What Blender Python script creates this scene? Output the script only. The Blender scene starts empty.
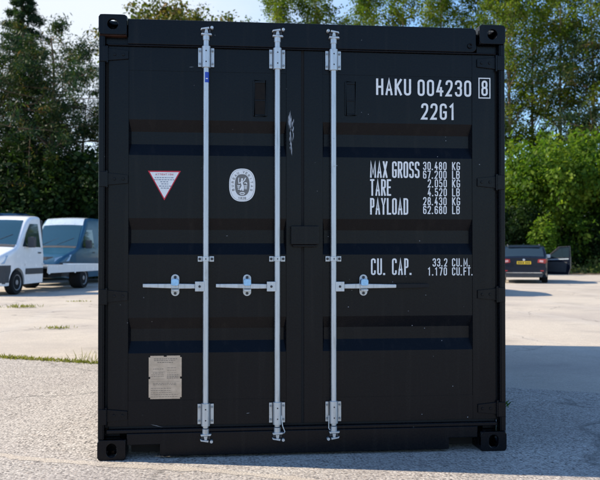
import bpy, bmesh, math, random
import numpy as np
from mathutils import Vector, Matrix
R = math.radians
S = bpy.context.scene
COL = S.collection

# ------------------------------------------------------------------ camera
cd = bpy.data.cameras.new('camera')
cam = bpy.data.objects.new('camera', cd); COL.objects.link(cam)
CAM = Vector((0.675, -4.916, 1.212)); HEAD = R(5.83); PITCH = R(0.80)
cam.location = CAM
cam.rotation_euler = (R(90) + PITCH, 0, -HEAD)
cd.sensor_width = 36; cd.lens = 49.98
cd.clip_start = 0.05; cd.clip_end = 3000
cd.dof.use_dof = True; cd.dof.focus_distance = 4.95; cd.dof.aperture_fstop = 5.0
S.camera = cam

# ------------------------------------------------------------------ world, sun, exposure
SUN_EL = 35.0
SUN_AZ = Vector((-1.0, 0.235, 0)).normalized()          # horizontal direction towards the sun
w = bpy.data.worlds.new('World'); S.world = w; w.use_nodes = True
nt = w.node_tree; nt.nodes.clear()
sky = nt.nodes.new('ShaderNodeTexSky'); sky.sky_type = 'NISHITA'; sky.sun_disc = False
sky.sun_elevation = R(SUN_EL); sky.sun_rotation = math.atan2(SUN_AZ.x, SUN_AZ.y)
sky.air_density = 1.1; sky.dust_density = 0.1; sky.ozone_density = 6.0
bg = nt.nodes.new('ShaderNodeBackground'); bg.inputs['Strength'].default_value = 0.15
out = nt.nodes.new('ShaderNodeOutputWorld')
# thin white cloud low in the north-west
tcw = nt.nodes.new('ShaderNodeTexCoord')
nzw = nt.nodes.new('ShaderNodeTexNoise'); nzw.inputs['Scale'].default_value = 3.2; nzw.inputs['Detail'].default_value = 7.0; nzw.inputs['Roughness'].default_value = 0.6
mpw = nt.nodes.new('ShaderNodeMapping'); mpw.inputs['Scale'].default_value = (1, 1, 2.2)
nt.links.new(tcw.outputs['Generated'], mpw.inputs[0]); nt.links.new(mpw.outputs[0], nzw.inputs['Vector'])
dtw = nt.nodes.new('ShaderNodeVectorMath'); dtw.operation = 'DOT_PRODUCT'
dtw.inputs[1].default_value = Vector((-0.30, 0.90, 0.30)).normalized(); nt.links.new(tcw.outputs['Generated'], dtw.inputs[0])
mr = nt.nodes.new('ShaderNodeMapRange'); mr.inputs[1].default_value = 0.84; mr.inputs[2].default_value = 0.99; nt.links.new(dtw.outputs['Value'], mr.inputs[0])
ad = nt.nodes.new('ShaderNodeMath'); ad.operation = 'MULTIPLY_ADD'; ad.inputs[1].default_value = 1.15; nt.links.new(mr.outputs[0], ad.inputs[0])
sb = nt.nodes.new('ShaderNodeMath'); sb.operation = 'SUBTRACT'; sb.inputs[1].default_value = 0.62; nt.links.new(nzw.outputs[0], sb.inputs[0]); nt.links.new(sb.outputs[0], ad.inputs[2])
ad.use_clamp = True
mxw = nt.nodes.new('ShaderNodeMix'); mxw.data_type = 'RGBA'
nt.links.new(ad.outputs[0], mxw.inputs[0]); nt.links.new(sky.outputs[0], mxw.inputs[6]); mxw.inputs[7].default_value = (3.6, 3.9, 4.3, 1)
nt.links.new(mxw.outputs[2], bg.inputs[0]); nt.links.new(bg.outputs[0], out.inputs[0])
sl = bpy.data.lights.new('sun', 'SUN'); sl.energy = 4.95; sl.angle = R(0.53); sl.color = (1.0, 0.885, 0.70)
so = bpy.data.objects.new('sun', sl); COL.objects.link(so)
e = R(SUN_EL); sd = Vector((SUN_AZ.x * math.cos(e), SUN_AZ.y * math.cos(e), math.sin(e)))
so.rotation_euler = sd.to_track_quat('Z', 'Y').to_euler(); so.location = (-20, 5, 20)
S.view_settings.view_transform = 'Standard'; S.view_settings.look = 'None'
S.view_settings.gamma = 1.0; S.view_settings.use_curve_mapping = False
S.view_settings.exposure = 0.75
S.cycles.max_bounces = 7; S.cycles.transparent_max_bounces = 8

# ------------------------------------------------------------------ helpers
def tag(o, label=None, cat=None, group=None, kind=None):
    if label: o['label'] = label
    if cat: o['category'] = cat
    if group: o['group'] = group
    if kind: o['kind'] = kind
    return o

def empty(name, loc=(0, 0, 0), rz=0.0, parent=None):
    o = bpy.data.objects.new(name, None); COL.objects.link(o)
    o.empty_display_size = 0.3
    o.location = loc; o.rotation_euler = (0, 0, rz)
    if parent: o.parent = parent
    return o

def link_mesh(name, me, parent=None):
    o = bpy.data.objects.new(name, me); COL.objects.link(o)
    if parent: o.parent = parent
    return o

class MB:
    """collects shapes and links them as ONE mesh object"""
    def __init__(self): self.bm = bmesh.new(); self.mi = 0
    def face(self, pts):
        vs = [self.bm.verts.new(p) for p in pts]
        f = self.bm.faces.new(vs); f.material_index = self.mi; return f
    def grid(self, rows, close=False):
        vv = [[self.bm.verts.new(p) for p in r] for r in rows]
        n = len(vv[0])
        for a, b in zip(vv[:-1], vv[1:]):
            for i in range(n if close else n - 1):
                j = (i + 1) % n
                f = self.bm.faces.new((a[i], a[j], b[j], b[i])); f.material_index = self.mi
        return vv
    def cap(self, vs):
        f = self.bm.faces.new(vs); f.material_index = self.mi
    def box(self, x0, x1, y0, y1, z0, z1, M=None):
        c = [(x0, y0, z0), (x1, y0, z0), (x1, y1, z0), (x0, y1, z0), (x0, y0, z1), (x1, y0, z1), (x1, y1, z1), (x0, y1, z1)]
        if M is not None: c = [M @ Vector(p) for p in c]
        v = [self.bm.verts.new(p) for p in c]
        for q in ((0, 3, 2, 1), (4, 5, 6, 7), (0, 1, 5, 4), (1, 2, 6, 5), (2, 3, 7, 6), (3, 0, 4, 7)):
            f = self.bm.faces.new([v[i] for i in q]); f.material_index = self.mi
    def prism(self, poly, lo, hi, axis='y'):
        """poly of 2-D points; axis y: (x,z) extruded in y; x: (y,z); z: (x,y)"""
        def P(p, t):
            return {'y': (p[0], t, p[1]), 'x': (t, p[0], p[1]), 'z': (p[0], p[1], t)}[axis]
        a = [self.bm.verts.new(P(p, lo)) for p in poly]; b = [self.bm.verts.new(P(p, hi)) for p in poly]
        n = len(poly)
        for i in range(n):
            f = self.bm.faces.new((a[i], a[(i + 1) % n], b[(i + 1) % n], b[i])); f.material_index = self.mi
        self.cap(a[::-1]); self.cap(b)
    def cyl(self, p0, p1, r0, r1=None, seg=16, caps=True):
        p0 = Vector(p0); p1 = Vector(p1); r1 = r0 if r1 is None else r1
        q = (p1 - p0).to_track_quat('Z', 'Y')
        rows = []
        for p, r in ((p0, r0), (p1, r1)):
            rows.append([p + q @ Vector((r * math.cos(2 * math.pi * k / seg), r * math.sin(2 * math.pi * k / seg), 0)) for k in range(seg)])
        vv = self.grid(rows, close=True)
        if caps: self.cap(vv[0][::-1]); self.cap(vv[1])
    def lathe(self, prof, seg=24, M=Matrix()):
        """prof: (r, h) along local z"""
        rows = [[M @ Vector((r * math.cos(2 * math.pi * k / seg), r * math.sin(2 * math.pi * k / seg), h)) for k in range(seg)] for r, h in prof]
        vv = self.grid(rows, close=True)
        self.cap(vv[0][::-1]); self.cap(vv[-1])
    def holed_plate(self, M, w, h, t, hw, hh, oy=0.0, rc=0.02, seg=32, round_hole=True):
        """plate centred on M's origin in local xy, thickness t along local z, with an oval hole"""
        outer, inner = [], []
        for k in range(seg):
            a = 2 * math.pi * (k + 0.5) / seg
            c, s = math.cos(a), math.sin(a)
            # outer rounded rectangle hit by the ray
            tt = 1 / max(abs(c) / (w / 2), abs(s) / (h / 2))
            x, y = c * tt, s * tt
            ex, ey = w / 2 - rc, h / 2 - rc
            if abs(x) > ex and abs(y) > ey:
                cx, cy = math.copysign(ex, x), math.copysign(ey, y)
                d = Vector((x - cx, y - cy)); d = d.normalized() * rc; x, y = cx + d.x, cy + d.y
            outer.append((x, y))
            r = min(hw, hh) / 2
            sx, sy = hw / 2 - r, hh / 2 - r
            inner.append((c * r + math.copysign(sx, c), s * r + math.copysign(sy, s) + oy))
        loops = []
        for pts, z in ((inner, 0), (outer, 0), (outer, t), (inner, t)):
            loops.append([M @ Vector((p[0], p[1], z)) for p in pts])
        loops.append(loops[0])
        vv = self.grid(loops, close=True)
    def build(self, name, mats, parent=None, smooth=False, bevel=0.0, seg=2, merge=True, recalc=True):
        bm = self.bm
        if merge: bmesh.ops.remove_doubles(bm, verts=bm.verts, dist=1e-5)
        if recalc: bmesh.ops.recalc_face_normals(bm, faces=bm.faces)
        me = bpy.data.meshes.new(name); bm.to_mesh(me); bm.free()
        for m in (mats if isinstance(mats, (list, tuple)) else [mats]): me.materials.append(m)
        if smooth: me.shade_smooth()
        o = link_mesh(name, me, parent)
        if bevel:
            b = o.modifiers.new('bevel', 'BEVEL'); b.width = bevel; b.segments = seg; b.limit_method = 'ANGLE'; b.angle_limit = R(40)
            b.harden_normals = False
        if smooth:
            try: me.set_sharp_from_angle(angle=R(38))
            except Exception: pass
        return o

def copy_tree(o, parent=None):
    c = o.copy(); COL.objects.link(c)
    if parent: c.parent = parent
    for ch in list(o.children): copy_tree(ch, c)
    return c

# ------------------------------------------------------------------ materials
def new_mat(name):
    m = bpy.data.materials.new(name); m.use_nodes = True
    return m, m.node_tree, m.node_tree.nodes['Principled BSDF']
def N(nt, kind, **kw):
    n = nt.nodes.new(kind)
    for k, v in kw.items():
        if k in n.inputs.keys(): n.inputs[k].default_value = v
        else: setattr(n, k, v)
    return n
def ramp(nt, src, stops):
    r = nt.nodes.new('ShaderNodeValToRGB'); el = r.color_ramp.elements
    while len(el) > 1: el.remove(el[-1])
    el[0].position = stops[0][0]; el[0].color = (*stops[0][1], 1)
    for p, c in stops[1:]:
        x = el.new(p); x.color = (*c, 1)
    nt.links.new(src, r.inputs[0]); return r.outputs[0]
def mix(nt, fac, a, b, mode='MIX'):
    m = nt.nodes.new('ShaderNodeMix'); m.data_type = 'RGBA'; m.blend_type = mode
    for sock, v in ((m.inputs[0], fac), (m.inputs[6], a), (m.inputs[7], b)):
        if hasattr(v, 'links'): nt.links.new(v, sock)
        elif isinstance(v, (int, float)): sock.default_value = v
        else: sock.default_value = (*v, 1)
    return m.outputs[2]
def mth(nt, op, a, b=0.0, c=None):
    m = nt.nodes.new('ShaderNodeMath'); m.operation = op
    for i, v in enumerate((a, b, c)):
        if v is None: continue
        if hasattr(v, 'links'): nt.links.new(v, m.inputs[i])
        else: m.inputs[i].default_value = v
    return m.outputs[0]

def paint(name, col, rough=0.4, metal=0.0, spec=0.5, var=0.15, scale=6.0, coat=0.0, bump=0.0):
    m, t, p = new_mat(name)
    tc = N(t, 'ShaderNodeTexCoord')
    n = N(t, 'ShaderNodeTexNoise', Scale=scale, Detail=5.0); t.links.new(tc.outputs['Object'], n.inputs['Vector'])
    a = tuple(max(0, c * (1 - var)) for c in col); b = tuple(min(1, c * (1 + var)) for c in col)
    t.links.new(ramp(t, n.outputs[0], [(0.3, a), (0.7, b)]), p.inputs['Base Color'])
    t.links.new(mth(t, 'MULTIPLY_ADD', n.outputs[0], 0.2, rough - 0.1), p.inputs['Roughness'])
    p.inputs['Metallic'].default_value = metal; p.inputs['Specular IOR Level'].default_value = spec
    p.inputs['Coat Weight'].default_value = coat; p.inputs['Coat Roughness'].default_value = 0.06
    if bump:
        bp = N(t, 'ShaderNodeBump', Strength=bump, Distance=0.004); t.links.new(n.outputs[0], bp.inputs['Height']); t.links.new(bp.outputs[0], p.inputs['Normal'])
    return m

def container_paint():
    m, t, p = new_mat('black_container_paint')
    tc = N(t, 'ShaderNodeTexCoord'); O = tc.outputs['Object']
    big = N(t, 'ShaderNodeTexNoise', Scale=1.6, Detail=4.0); t.links.new(O, big.inputs['Vector'])
    fine = N(t, 'ShaderNodeTexNoise', Scale=90.0, Detail=6.0, Roughness=0.7); t.links.new(O, fine.inputs['Vector'])
    # vertical run-off streaks
    mp = N(t, 'ShaderNodeMapping'); mp.inputs['Scale'].default_value = (22, 22, 0.9); t.links.new(O, mp.inputs[0])
    st = N(t, 'ShaderNodeTexNoise', Scale=1.0, Detail=4.0); t.links.new(mp.outputs[0], st.inputs['Vector'])
    base = ramp(t, big.outputs[0], [(0.3, (0.0018, 0.0027, 0.0052)), (0.7, (0.0032, 0.0042, 0.0068))])
    dust = mth(t, 'MULTIPLY', ramp(t, st.outputs[0], [(0.56, (0, 0, 0)), (0.8, (1, 1, 1))]), 0.03)
    base = mix(t, dust, base, (0.20, 0.17, 0.14))
    # small pale nicks
    vo = N(t, 'ShaderNodeTexVoronoi', Scale=7.0); t.links.new(O, vo.inputs['Vector'])
    nick = ramp(t, vo.outputs['Distance'], [(0.018, (1, 1, 1)), (0.03, (0, 0, 0))])
    base = mix(t, mth(t, 'MULTIPLY', nick, 0.22), base, (0.35, 0.35, 0.36))
    t.links.new(base, p.inputs['Base Color'])
    t.links.new(mth(t, 'MULTIPLY_ADD', fine.outputs[0], 0.20, 0.17), p.inputs['Roughness'])
    p.inputs['Specular IOR Level'].default_value = 0.195
    hi = mth(t, 'ADD', mth(t, 'MULTIPLY', fine.outputs[0], 0.12), big.outputs[0])
    bp = N(t, 'ShaderNodeBump', Strength=0.3, Distance=0.012); t.links.new(hi, bp.inputs['Height']); t.links.new(bp.outputs[0], p.inputs['Normal'])
    return m
BLACK = container_paint()
RUBBER = paint('black_rubber', (0.012, 0.012, 0.013), 0.75, spec=0.25)
DARKHOLE = paint('unlit_steel_inside', (0.02, 0.017, 0.015), 0.8, spec=0.2)
GALV = paint('galvanised_steel', (0.58, 0.61, 0.64), 0.42, metal=0.65, var=0.14, scale=45.0)
def galv():
    m, t, p = new_mat('streaked_galvanised_steel')
    tc = N(t, 'ShaderNodeTexCoord'); mp = N(t, 'ShaderNodeMapping'); mp.inputs['Scale'].default_value = (60, 60, 5); t.links.new(tc.outputs['Object'], mp.inputs[0])
    a = N(t, 'ShaderNodeTexNoise', Scale=1.0, Detail=6.0, Roughness=0.7); t.links.new(mp.outputs[0], a.inputs['Vector'])
    b2 = N(t, 'ShaderNodeTexNoise', Scale=55.0, Detail=4.0); t.links.new(tc.outputs['Object'], b2.inputs['Vector'])
    c = ramp(t, a.outputs[0], [(0.25, (0.27, 0.28, 0.29)), (0.45, (0.50, 0.53, 0.56)), (0.75, (0.60, 0.63, 0.66))])
    rs = mth(t, 'MULTIPLY', ramp(t, b2.outputs[0], [(0.66, (0, 0, 0)), (0.74, (1, 1, 1))]), 0.45)
    t.links.new(mix(t, rs, c, (0.26, 0.19, 0.14)), p.inputs['Base Color'])
    t.links.new(mth(t, 'MULTIPLY_ADD', a.outputs[0], 0.4, 0.22), p.inputs['Roughness']); p.inputs['Metallic'].default_value = 0.65
    return m
GALV = galv()
GALVD = paint('dull_zinc', (0.26, 0.28, 0.30), 0.5, metal=0.6, var=0.2, scale=60.0)
ZINCB = paint('blue_passivated_zinc', (0.28, 0.50, 0.78), 0.3, metal=0.75, var=0.15, scale=60.0)
BOLT = paint('dark_bolt', (0.05, 0.05, 0.055), 0.5, metal=0.5)
WHITEVINYL = paint('white_vinyl', (0.80, 0.80, 0.80), 0.5, var=0.05, scale=20)
REDVINYL = paint('red_vinyl', (0.55, 0.012, 0.04), 0.5, var=0.05)
BLUEVINYL = paint('blue_vinyl', (0.012, 0.06, 0.42), 0.5, var=0.05)
GREYVINYL = paint('grey_vinyl', (0.16, 0.155, 0.15), 0.5, var=0.05)
INK = paint('grey_ink', (0.22, 0.25, 0.32), 0.6, var=0.05)
ALU = paint('engraved_aluminium', (0.52, 0.42, 0.33), 0.45, metal=0.6, var=0.16, scale=30)
ETCH = paint('etched_black', (0.14, 0.12, 0.10), 0.6)
SCUFF = paint('bare_scraped_steel', (0.34, 0.36, 0.40), 0.5, metal=0.2, var=0.3, scale=40)
RUST = paint('rust', (0.035, 0.014, 0.008), 0.85, spec=0.2, var=0.4, scale=40)
BROWNBOX = paint('worn_brown_black', (0.009, 0.006, 0.0045), 0.5, spec=0.15, var=0.4, scale=25)

def ground_mat(name, near):
    m, t, p = new_mat(name)
    tc = N(t, 'ShaderNodeTexCoord'); O = tc.outputs['Object']
    big = N(t, 'ShaderNodeTexNoise', Scale=0.45, Detail=6.0, Roughness=0.6); t.links.new(O, big.inputs['Vector'])
    mid = N(t, 'ShaderNodeTexNoise', Scale=5.0, Detail=6.0, Roughness=0.65); t.links.new(O, mid.inputs['Vector'])
    s1 = 50.0 if near else 80.0
    v1 = N(t, 'ShaderNodeTexVoronoi', Scale=s1); t.links.new(O, v1.inputs['Vector'])
    v2 = N(t, 'ShaderNodeTexVoronoi', Scale=s1 * 2.1); t.links.new(O, v2.inputs['Vector'])
    sep = N(t, 'ShaderNodeSeparateColor'); t.links.new(v1.outputs['Color'], sep.inputs[0])
    sep2 = N(t, 'ShaderNodeSeparateColor'); t.links.new(v2.outputs['Color'], sep2.inputs[0])
    if near:
        stones = ramp(t, sep.outputs[0], [(0.0, (0.055, 0.050, 0.046)), (0.20, (0.170, 0.150, 0.135)), (0.38, (0.380, 0.338, 0.298)), (0.68, (0.500, 0.452, 0.400)), (0.88, (0.680, 0.628, 0.568)), (1.0, (0.370, 0.290, 0.230))])
        grit = ramp(t, sep2.outputs[1], [(0.0, (0.150, 0.134, 0.120)), (0.5, (0.400, 0.360, 0.318)), (1.0, (0.580, 0.528, 0.470))])
        isstone = ramp(t, v1.outputs['Distance'], [(0.36, (1, 1, 1)), (0.5, (0, 0, 0))])
        c = mix(t, isstone, grit, stones)
        c = mix(t, mth(t, 'MULTIPLY', ramp(t, mid.outputs[0], [(0.45, (0, 0, 0)), (0.7, (1, 1, 1))]), 0.2), c, (0.480, 0.435, 0.385))
    else:
        g = ramp(t, sep.outputs[0], [(0.0, (0.411, 0.348, 0.286)), (0.5, (0.508, 0.444, 0.366)), (1.0, (0.593, 0.521, 0.430))])
        c = mix(t, 0.75, (0.508, 0.444, 0.366), g)
        c = mix(t, mth(t, 'MULTIPLY', ramp(t, mid.outputs[0], [(0.42, (0, 0, 0)), (0.72, (1, 1, 1))]), 0.4), c, (0.399, 0.352, 0.291))
    # broad stains
    c = mix(t, mth(t, 'MULTIPLY', ramp(t, big.outputs[0], [(0.42, (0, 0, 0)), (0.66, (1, 1, 1))]), 0.5), c, (0.290, 0.251, 0.234))
    # curved faint tyre/trowel bands
    wv = N(t, 'ShaderNodeTexWave', Scale=0.16, Distortion=9.0, Detail=3.0); wv.inputs['Detail Scale'].default_value = 0.5; t.links.new(O, wv.inputs['Vector'])
    c = mix(t, mth(t, 'MULTIPLY', ramp(t, wv.outputs[0], [(0.90, (0, 0, 0)), (0.98, (1, 1, 1))]), 0.14 if not near else 0.10), c, (0.550, 0.513, 0.468))
    oil = N(t, 'ShaderNodeTexNoise', Scale=0.9, Detail=3.0, Roughness=0.5); mo = N(t, 'ShaderNodeMapping'); mo.inputs['Location'].default_value = (3.7, 1.2, 0); t.links.new(O, mo.inputs[0]); t.links.new(mo.outputs[0], oil.inputs['Vector'])
    c = mix(t, mth(t, 'MULTIPLY', ramp(t, oil.outputs[0], [(0.58, (0, 0, 0)), (0.70, (1, 1, 1))]), 0.32), c, (0.20, 0.18, 0.16))
    # cracks
    cr = N(t, 'ShaderNodeTexVoronoi', Scale=0.30 if not near else 0.22); cr.feature = 'DISTANCE_TO_EDGE'
    wp = N(t, 'ShaderNodeTexNoise', Scale=1.3, Detail=5.0); t.links.new(O, wp.inputs['Vector'])
    va = N(t, 'ShaderNodeVectorMath'); va.operation = 'MULTIPLY_ADD'; t.links.new(wp.outputs['Color'], va.inputs[0]); va.inputs[1].default_value = (1.1, 1.1, 0); t.links.new(O, va.inputs[2])
    t.links.new(va.outputs[0], cr.inputs['Vector'])
    crk = ramp(t, cr.outputs['Distance'], [(0.0, (1, 1, 1)), (0.006, (0, 0, 0))])
    c = mix(t, mth(t, 'MULTIPLY', crk, 0.55), c, (0.100, 0.093, 0.085))
    t.links.new(c, p.inputs['Base Color'])
    p.inputs['Roughness'].default_value = 0.85; p.inputs['Specular IOR Level'].default_value = 0.3
    h = mth(t, 'ADD', mth(t, 'MULTIPLY', v1.outputs['Distance'], -1.0), mth(t, 'MULTIPLY', v2.outputs['Distance'], -0.4))
    h = mth(t, 'ADD', h, mth(t, 'MULTIPLY', mid.outputs[0], 0.7))
    bp = N(t, 'ShaderNodeBump', Strength=0.34 if near else 0.5, Distance=0.008 if near else 0.004); t.links.new(h, bp.inputs['Height']); t.links.new(bp.outputs[0], p.inputs['Normal'])
    return m
AGG = ground_mat('exposed_aggregate', True)
CONC = ground_mat('worn_concrete', False)

def leaf_mat(name, stops, trans=0.35, rough=0.5):
    m, t, p = new_mat(name)
    g = N(t, 'ShaderNodeNewGeometry')
    tc = N(t, 'ShaderNodeTexCoord')
    n = N(t, 'ShaderNodeTexNoise', Scale=0.55, Detail=2.0); t.links.new(tc.outputs['Object'], n.inputs['Vector'])
    f = mth(t, 'ADD', mth(t, 'MULTIPLY', g.outputs['Random Per Island'], 0.55), mth(t, 'MULTIPLY_ADD', n.outputs[0], 1.5, -0.52))
    c = ramp(t, f, stops)
    t.links.new(c, p.inputs['Base Color']); p.inputs['Roughness'].default_value = rough; p.inputs['Specular IOR Level'].default_value = 0.12
    tr = N(t, 'ShaderNodeBsdfTranslucent'); t.links.new(mix(t, 1.0, c, (1.15, 1.3, 0.55), 'MULTIPLY'), tr.inputs[0])
    ms = N(t, 'ShaderNodeMixShader'); ms.inputs[0].default_value = trans
    t.links.new(p.outputs[0], ms.inputs[1]); t.links.new(tr.outputs[0], ms.inputs[2])
    t.links.new(ms.outputs[0], t.nodes['Material Output'].inputs[0])
    return m
LEAF_TALL = leaf_mat('leaf_tall_tree', [(0.0, (0.045, 0.085, 0.012)), (0.5, (0.105, 0.160, 0.018)), (1.0, (0.23, 0.235, 0.028))], 0.52)
LEAF_BUSH = leaf_mat('leaf_bright_shrub', [(0.0, (0.024, 0.066, 0.010)), (0.5, (0.085, 0.160, 0.017)), (1.0, (0.23, 0.29, 0.035))], 0.5)
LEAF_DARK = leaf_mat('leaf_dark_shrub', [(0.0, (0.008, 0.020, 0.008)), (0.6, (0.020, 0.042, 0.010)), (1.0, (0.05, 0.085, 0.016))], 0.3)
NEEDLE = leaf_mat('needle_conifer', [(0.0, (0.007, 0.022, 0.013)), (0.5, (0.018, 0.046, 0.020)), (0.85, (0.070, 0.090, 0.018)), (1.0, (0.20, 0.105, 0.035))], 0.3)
LEAF_RED = leaf_mat('leaf_coppery', [(0.0, (0.035, 0.065, 0.014)), (0.55, (0.10, 0.115, 0.022)), (1.0, (0.22, 0.10, 0.045))], 0.4)
GRASS = leaf_mat('grass_blade', [(0.0, (0.11, 0.14, 0.025)), (0.5, (0.21, 0.205, 0.045)), (1.0, (0.36, 0.31, 0.12))], 0.4)
WEED = leaf_mat('weed_leaf', [(0.0, (0.03, 0.08, 0.015)), (1.0, (0.07, 0.14, 0.03))], 0.3)
LITTER = leaf_mat('verge_plants', [(0.0, (0.06, 0.11, 0.02)), (0.5, (0.14, 0.16, 0.04)), (1.0, (0.28, 0.20, 0.10))], 0.3)
BARK = paint('bark', (0.11, 0.078, 0.052), 0.9, spec=0.2, var=0.5, scale=9, bump=0.6)
BARKP = paint('pale_bark', (0.21, 0.15, 0.09), 0.9, spec=0.2, var=0.5, scale=9, bump=0.6)
SOIL = paint('bare_soil', (0.14, 0.105, 0.07), 0.95, spec=0.1, var=0.4, scale=3)

# ------------------------------------------------------------------ the setting: ground sheets
def poly_sheet(name, pts, z, mat):
    b = MB(); b.face([(x, y, z) for x, y in pts]); return tag(b.build(name, mat, recalc=False), kind='structure')
poly_sheet('ground', [(-500, -500), (500, -500), (500, 700), (-500, 700)], 0.0, CONC)
JX, JY, JS = -1.763, 4.90, -0.520                   # joint line between yard concrete and aggregate slab
jl = lambda x: JY + JS * (x - JX)
poly_sheet('pavement', [(-30, -40), (40, -40), (40, jl(40)), (-30, jl(-30))], 0.004, AGG)
# verge under the trees, beyond the parked vehicles
def verge():
    b = MB()
    top = [(-60, 33), (-20, 31.5), (-8, 32), (4, 36), (12, 38.5), (18, 37.6), (24, 36.0), (34, 36.5), (70, 30)]
    rng = random.Random(4)
    fr = []
    for (x0, y0), (x1, y1) in zip(top[:-1], top[1:]):
        for k in range(8):
            f = k / 8; fr.append((x0 + (x1 - x0) * f, y0 + (y1 - y0) * f + rng.uniform(-0.15, 0.15)))
    rows = [[(x, y, 0.004) for x, y in fr], [(x, y + 0.25, 0.07) for x, y in fr], [(x, y + 2, 0.12) for x, y in fr], [(x * 1.6, y + 60, 0.5) for x, y in fr]]
    b.grid(rows); return tag(b.build('verge', SOIL, smooth=True), kind='structure')
verge()

def seam():
    rng = random.Random(2); b = MB()
    mid = [(-2.2, 1.05), (-0.62, 0.235), (-0.42, 0.09), (-0.12, -0.02), (0.19, -0.135), (0.58, -0.245), (0.95, -0.41), (1.3, -0.60), (1.9, -1.0)]
    A, B = [], []
    for (x0, y0), (x1, y1) in zip(mid[:-1], mid[1:]):
        for k in range(9):
            f = k / 9; x, y = x0 + (x1 - x0) * f, y0 + (y1 - y0) * f
            A.append((x, y + .042 + rng.uniform(-.018, .018), .0056)); B.append((x, y - .042 + rng.uniform(-.018, .018), .0056))
    b.grid([A, B]); return tag(b.build('pavement_seam', CONC, recalc=False), kind='structure')
seam()

# ------------------------------------------------------------------ stroke lettering
GL = {  # strokes in a unit box; third value = corner is rounded
 'A': [[(0, 0), (.5, 1), (1, 0)], [(.16, .3), (.84, .3)]],
 'B': [[(0, 0), (0, 1), (1, 1, 1), (1, .53, 1), (0, .53)], [(0, .53), (1, .53, 1), (1, 0, 1), (0, 0)]],
 'C': [[(1, .76), (1, 1, 1), (0, 1, 1), (0, 0, 1), (1, 0, 1), (1, .24)]],
 'D': [[(0, 0), (0, 1), (1, 1, 1), (1, 0, 1), (0, 0), (0, .1)]],
 'E': [[(1, 1), (0, 1), (0, 0), (1, 0)], [(0, .52), (.85, .52)]],
 'F': [[(1, 1), (0, 1), (0, 0)], [(0, .52), (.85, .52)]],
 'G': [[(1, .76), (1, 1, 1), (0, 1, 1), (0, 0, 1), (1, 0, 1), (1, .46), (.52, .46)]],
 'H': [[(0, 0), (0, 1)], [(1, 0), (1, 1)], [(0, .5), (1, .5)]],
 'I': [[(.5, 0), (.5, 1)]],
 'K': [[(0, 0), (0, 1)], [(1, 1), (.02, .42)], [(.3, .55), (1, 0)]],
 'L': [[(0, 1), (0, 0), (1, 0)]],
 'M': [[(0, 0), (0, 1), (.5, .22), (1, 1), (1, 0)]],
 'N': [[(0, 0), (0, 1), (1, 0), (1, 1)]],
 'O': [[(.5, 1), (0, 1, 1), (0, 0, 1), (1, 0, 1), (1, 1, 1), (.5, 1), (.4, 1)]],
 'P': [[(0, 0), (0, 1), (1, 1, 1), (1, .46, 1), (0, .46)]],
 'R': [[(0, 0), (0, 1), (1, 1, 1), (1, .48, 1), (0, .48)], [(.5, .48), (1, 0)]],
 'S': [[(1, .8), (1, 1, 1), (0, 1, 1), (0, .55, 1), (1, .47, 1), (1, 0, 1), (0, 0, 1), (0, .2)]],
 'T': [[(0, 1), (1, 1)], [(.5, 1), (.5, 0)]],
 'U': [[(0, 1), (0, 0, 1), (1, 0, 1), (1, 1)]],
 'V': [[(0, 1), (.5, 0), (1, 1)]],
 'X': [[(0, 0), (1, 1)], [(0, 1), (1, 0)]],
 'Y': [[(0, 1), (.5, .48), (1, 1)], [(.5, .48), (.5, 0)]],
 '0': [[(.5, 1), (0, 1, 1), (0, 0, 1), (1, 0, 1), (1, 1, 1), (.5, 1), (.4, 1)]],
 '1': [[(.12, .86), (.5, 1), (.5, 0)]],
 '2': [[(0, .76), (0, 1, 1), (1, 1, 1), (1, .58, 1), (0, 0), (1, 0)]],
 '3': [[(0, .78), (0, 1, 1), (1, 1, 1), (1, .53, 1), (.35, .53)], [(.35, .53), (1, .53, 1), (1, 0, 1), (0, 0, 1), (0, .22)]],
 '4': [[(.58, 1), (0, .27), (1, .27)], [(.72, .5), (.72, 0)]],
 '5': [[(.95, 1), (.06, 1), (.04, .56), (.1, .6), (1, .6, 1), (1, 0, 1), (0, 0, 1), (0, .22)]],
 '6': [[(1, .8), (1, 1, 1), (0, 1, 1), (0, 0, 1), (1, 0, 1), (1, .58, 1), (.08, .58)]],
 '7': [[(0, 1), (1, 1), (.35, 0)]],
 '8': [[(.5, 1), (.05, 1, 1), (.05, .53, 1), (.95, .53, 1), (.95, 1, 1), (.5, 1), (.4, 1)], [(.5, .53), (0, .53, 1), (0, 0, 1), (1, 0, 1), (1, .53, 1), (.5, .53), (.4, .53)]],
 '.': [[(.25, .06), (.25, .0601)]],
}
def round_poly(pts, r):
    out_ = []
    for i, p in enumerate(pts):
        P = Vector(p[:2])
        if len(p) > 2 and 0 < i < len(pts) - 1:
            A = Vector(pts[i - 1][:2]); B = Vector(pts[i + 1][:2])
            la, lb = (A - P).length, (B - P).length
            ra = min(r, la * (0.5 if len(pts[i - 1]) > 2 else 1.0)); rb = min(r, lb * (0.5 if len(pts[i + 1]) > 2 else 1.0))
            a = P + (A - P).normalized() * ra; b = P + (B - P).normalized() * rb
            for k in range(7):
                f = k / 6; out_.append(a * (1 - f) ** 2 + P * (2 * f * (1 - f)) * 1.0 + b * f * f if False else (a * ((1 - f) ** 2) + P * (2 * f * (1 - f)) + b * (f * f)))
        else: out_.append(P)
    return out_
LIFT = [0]
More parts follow.
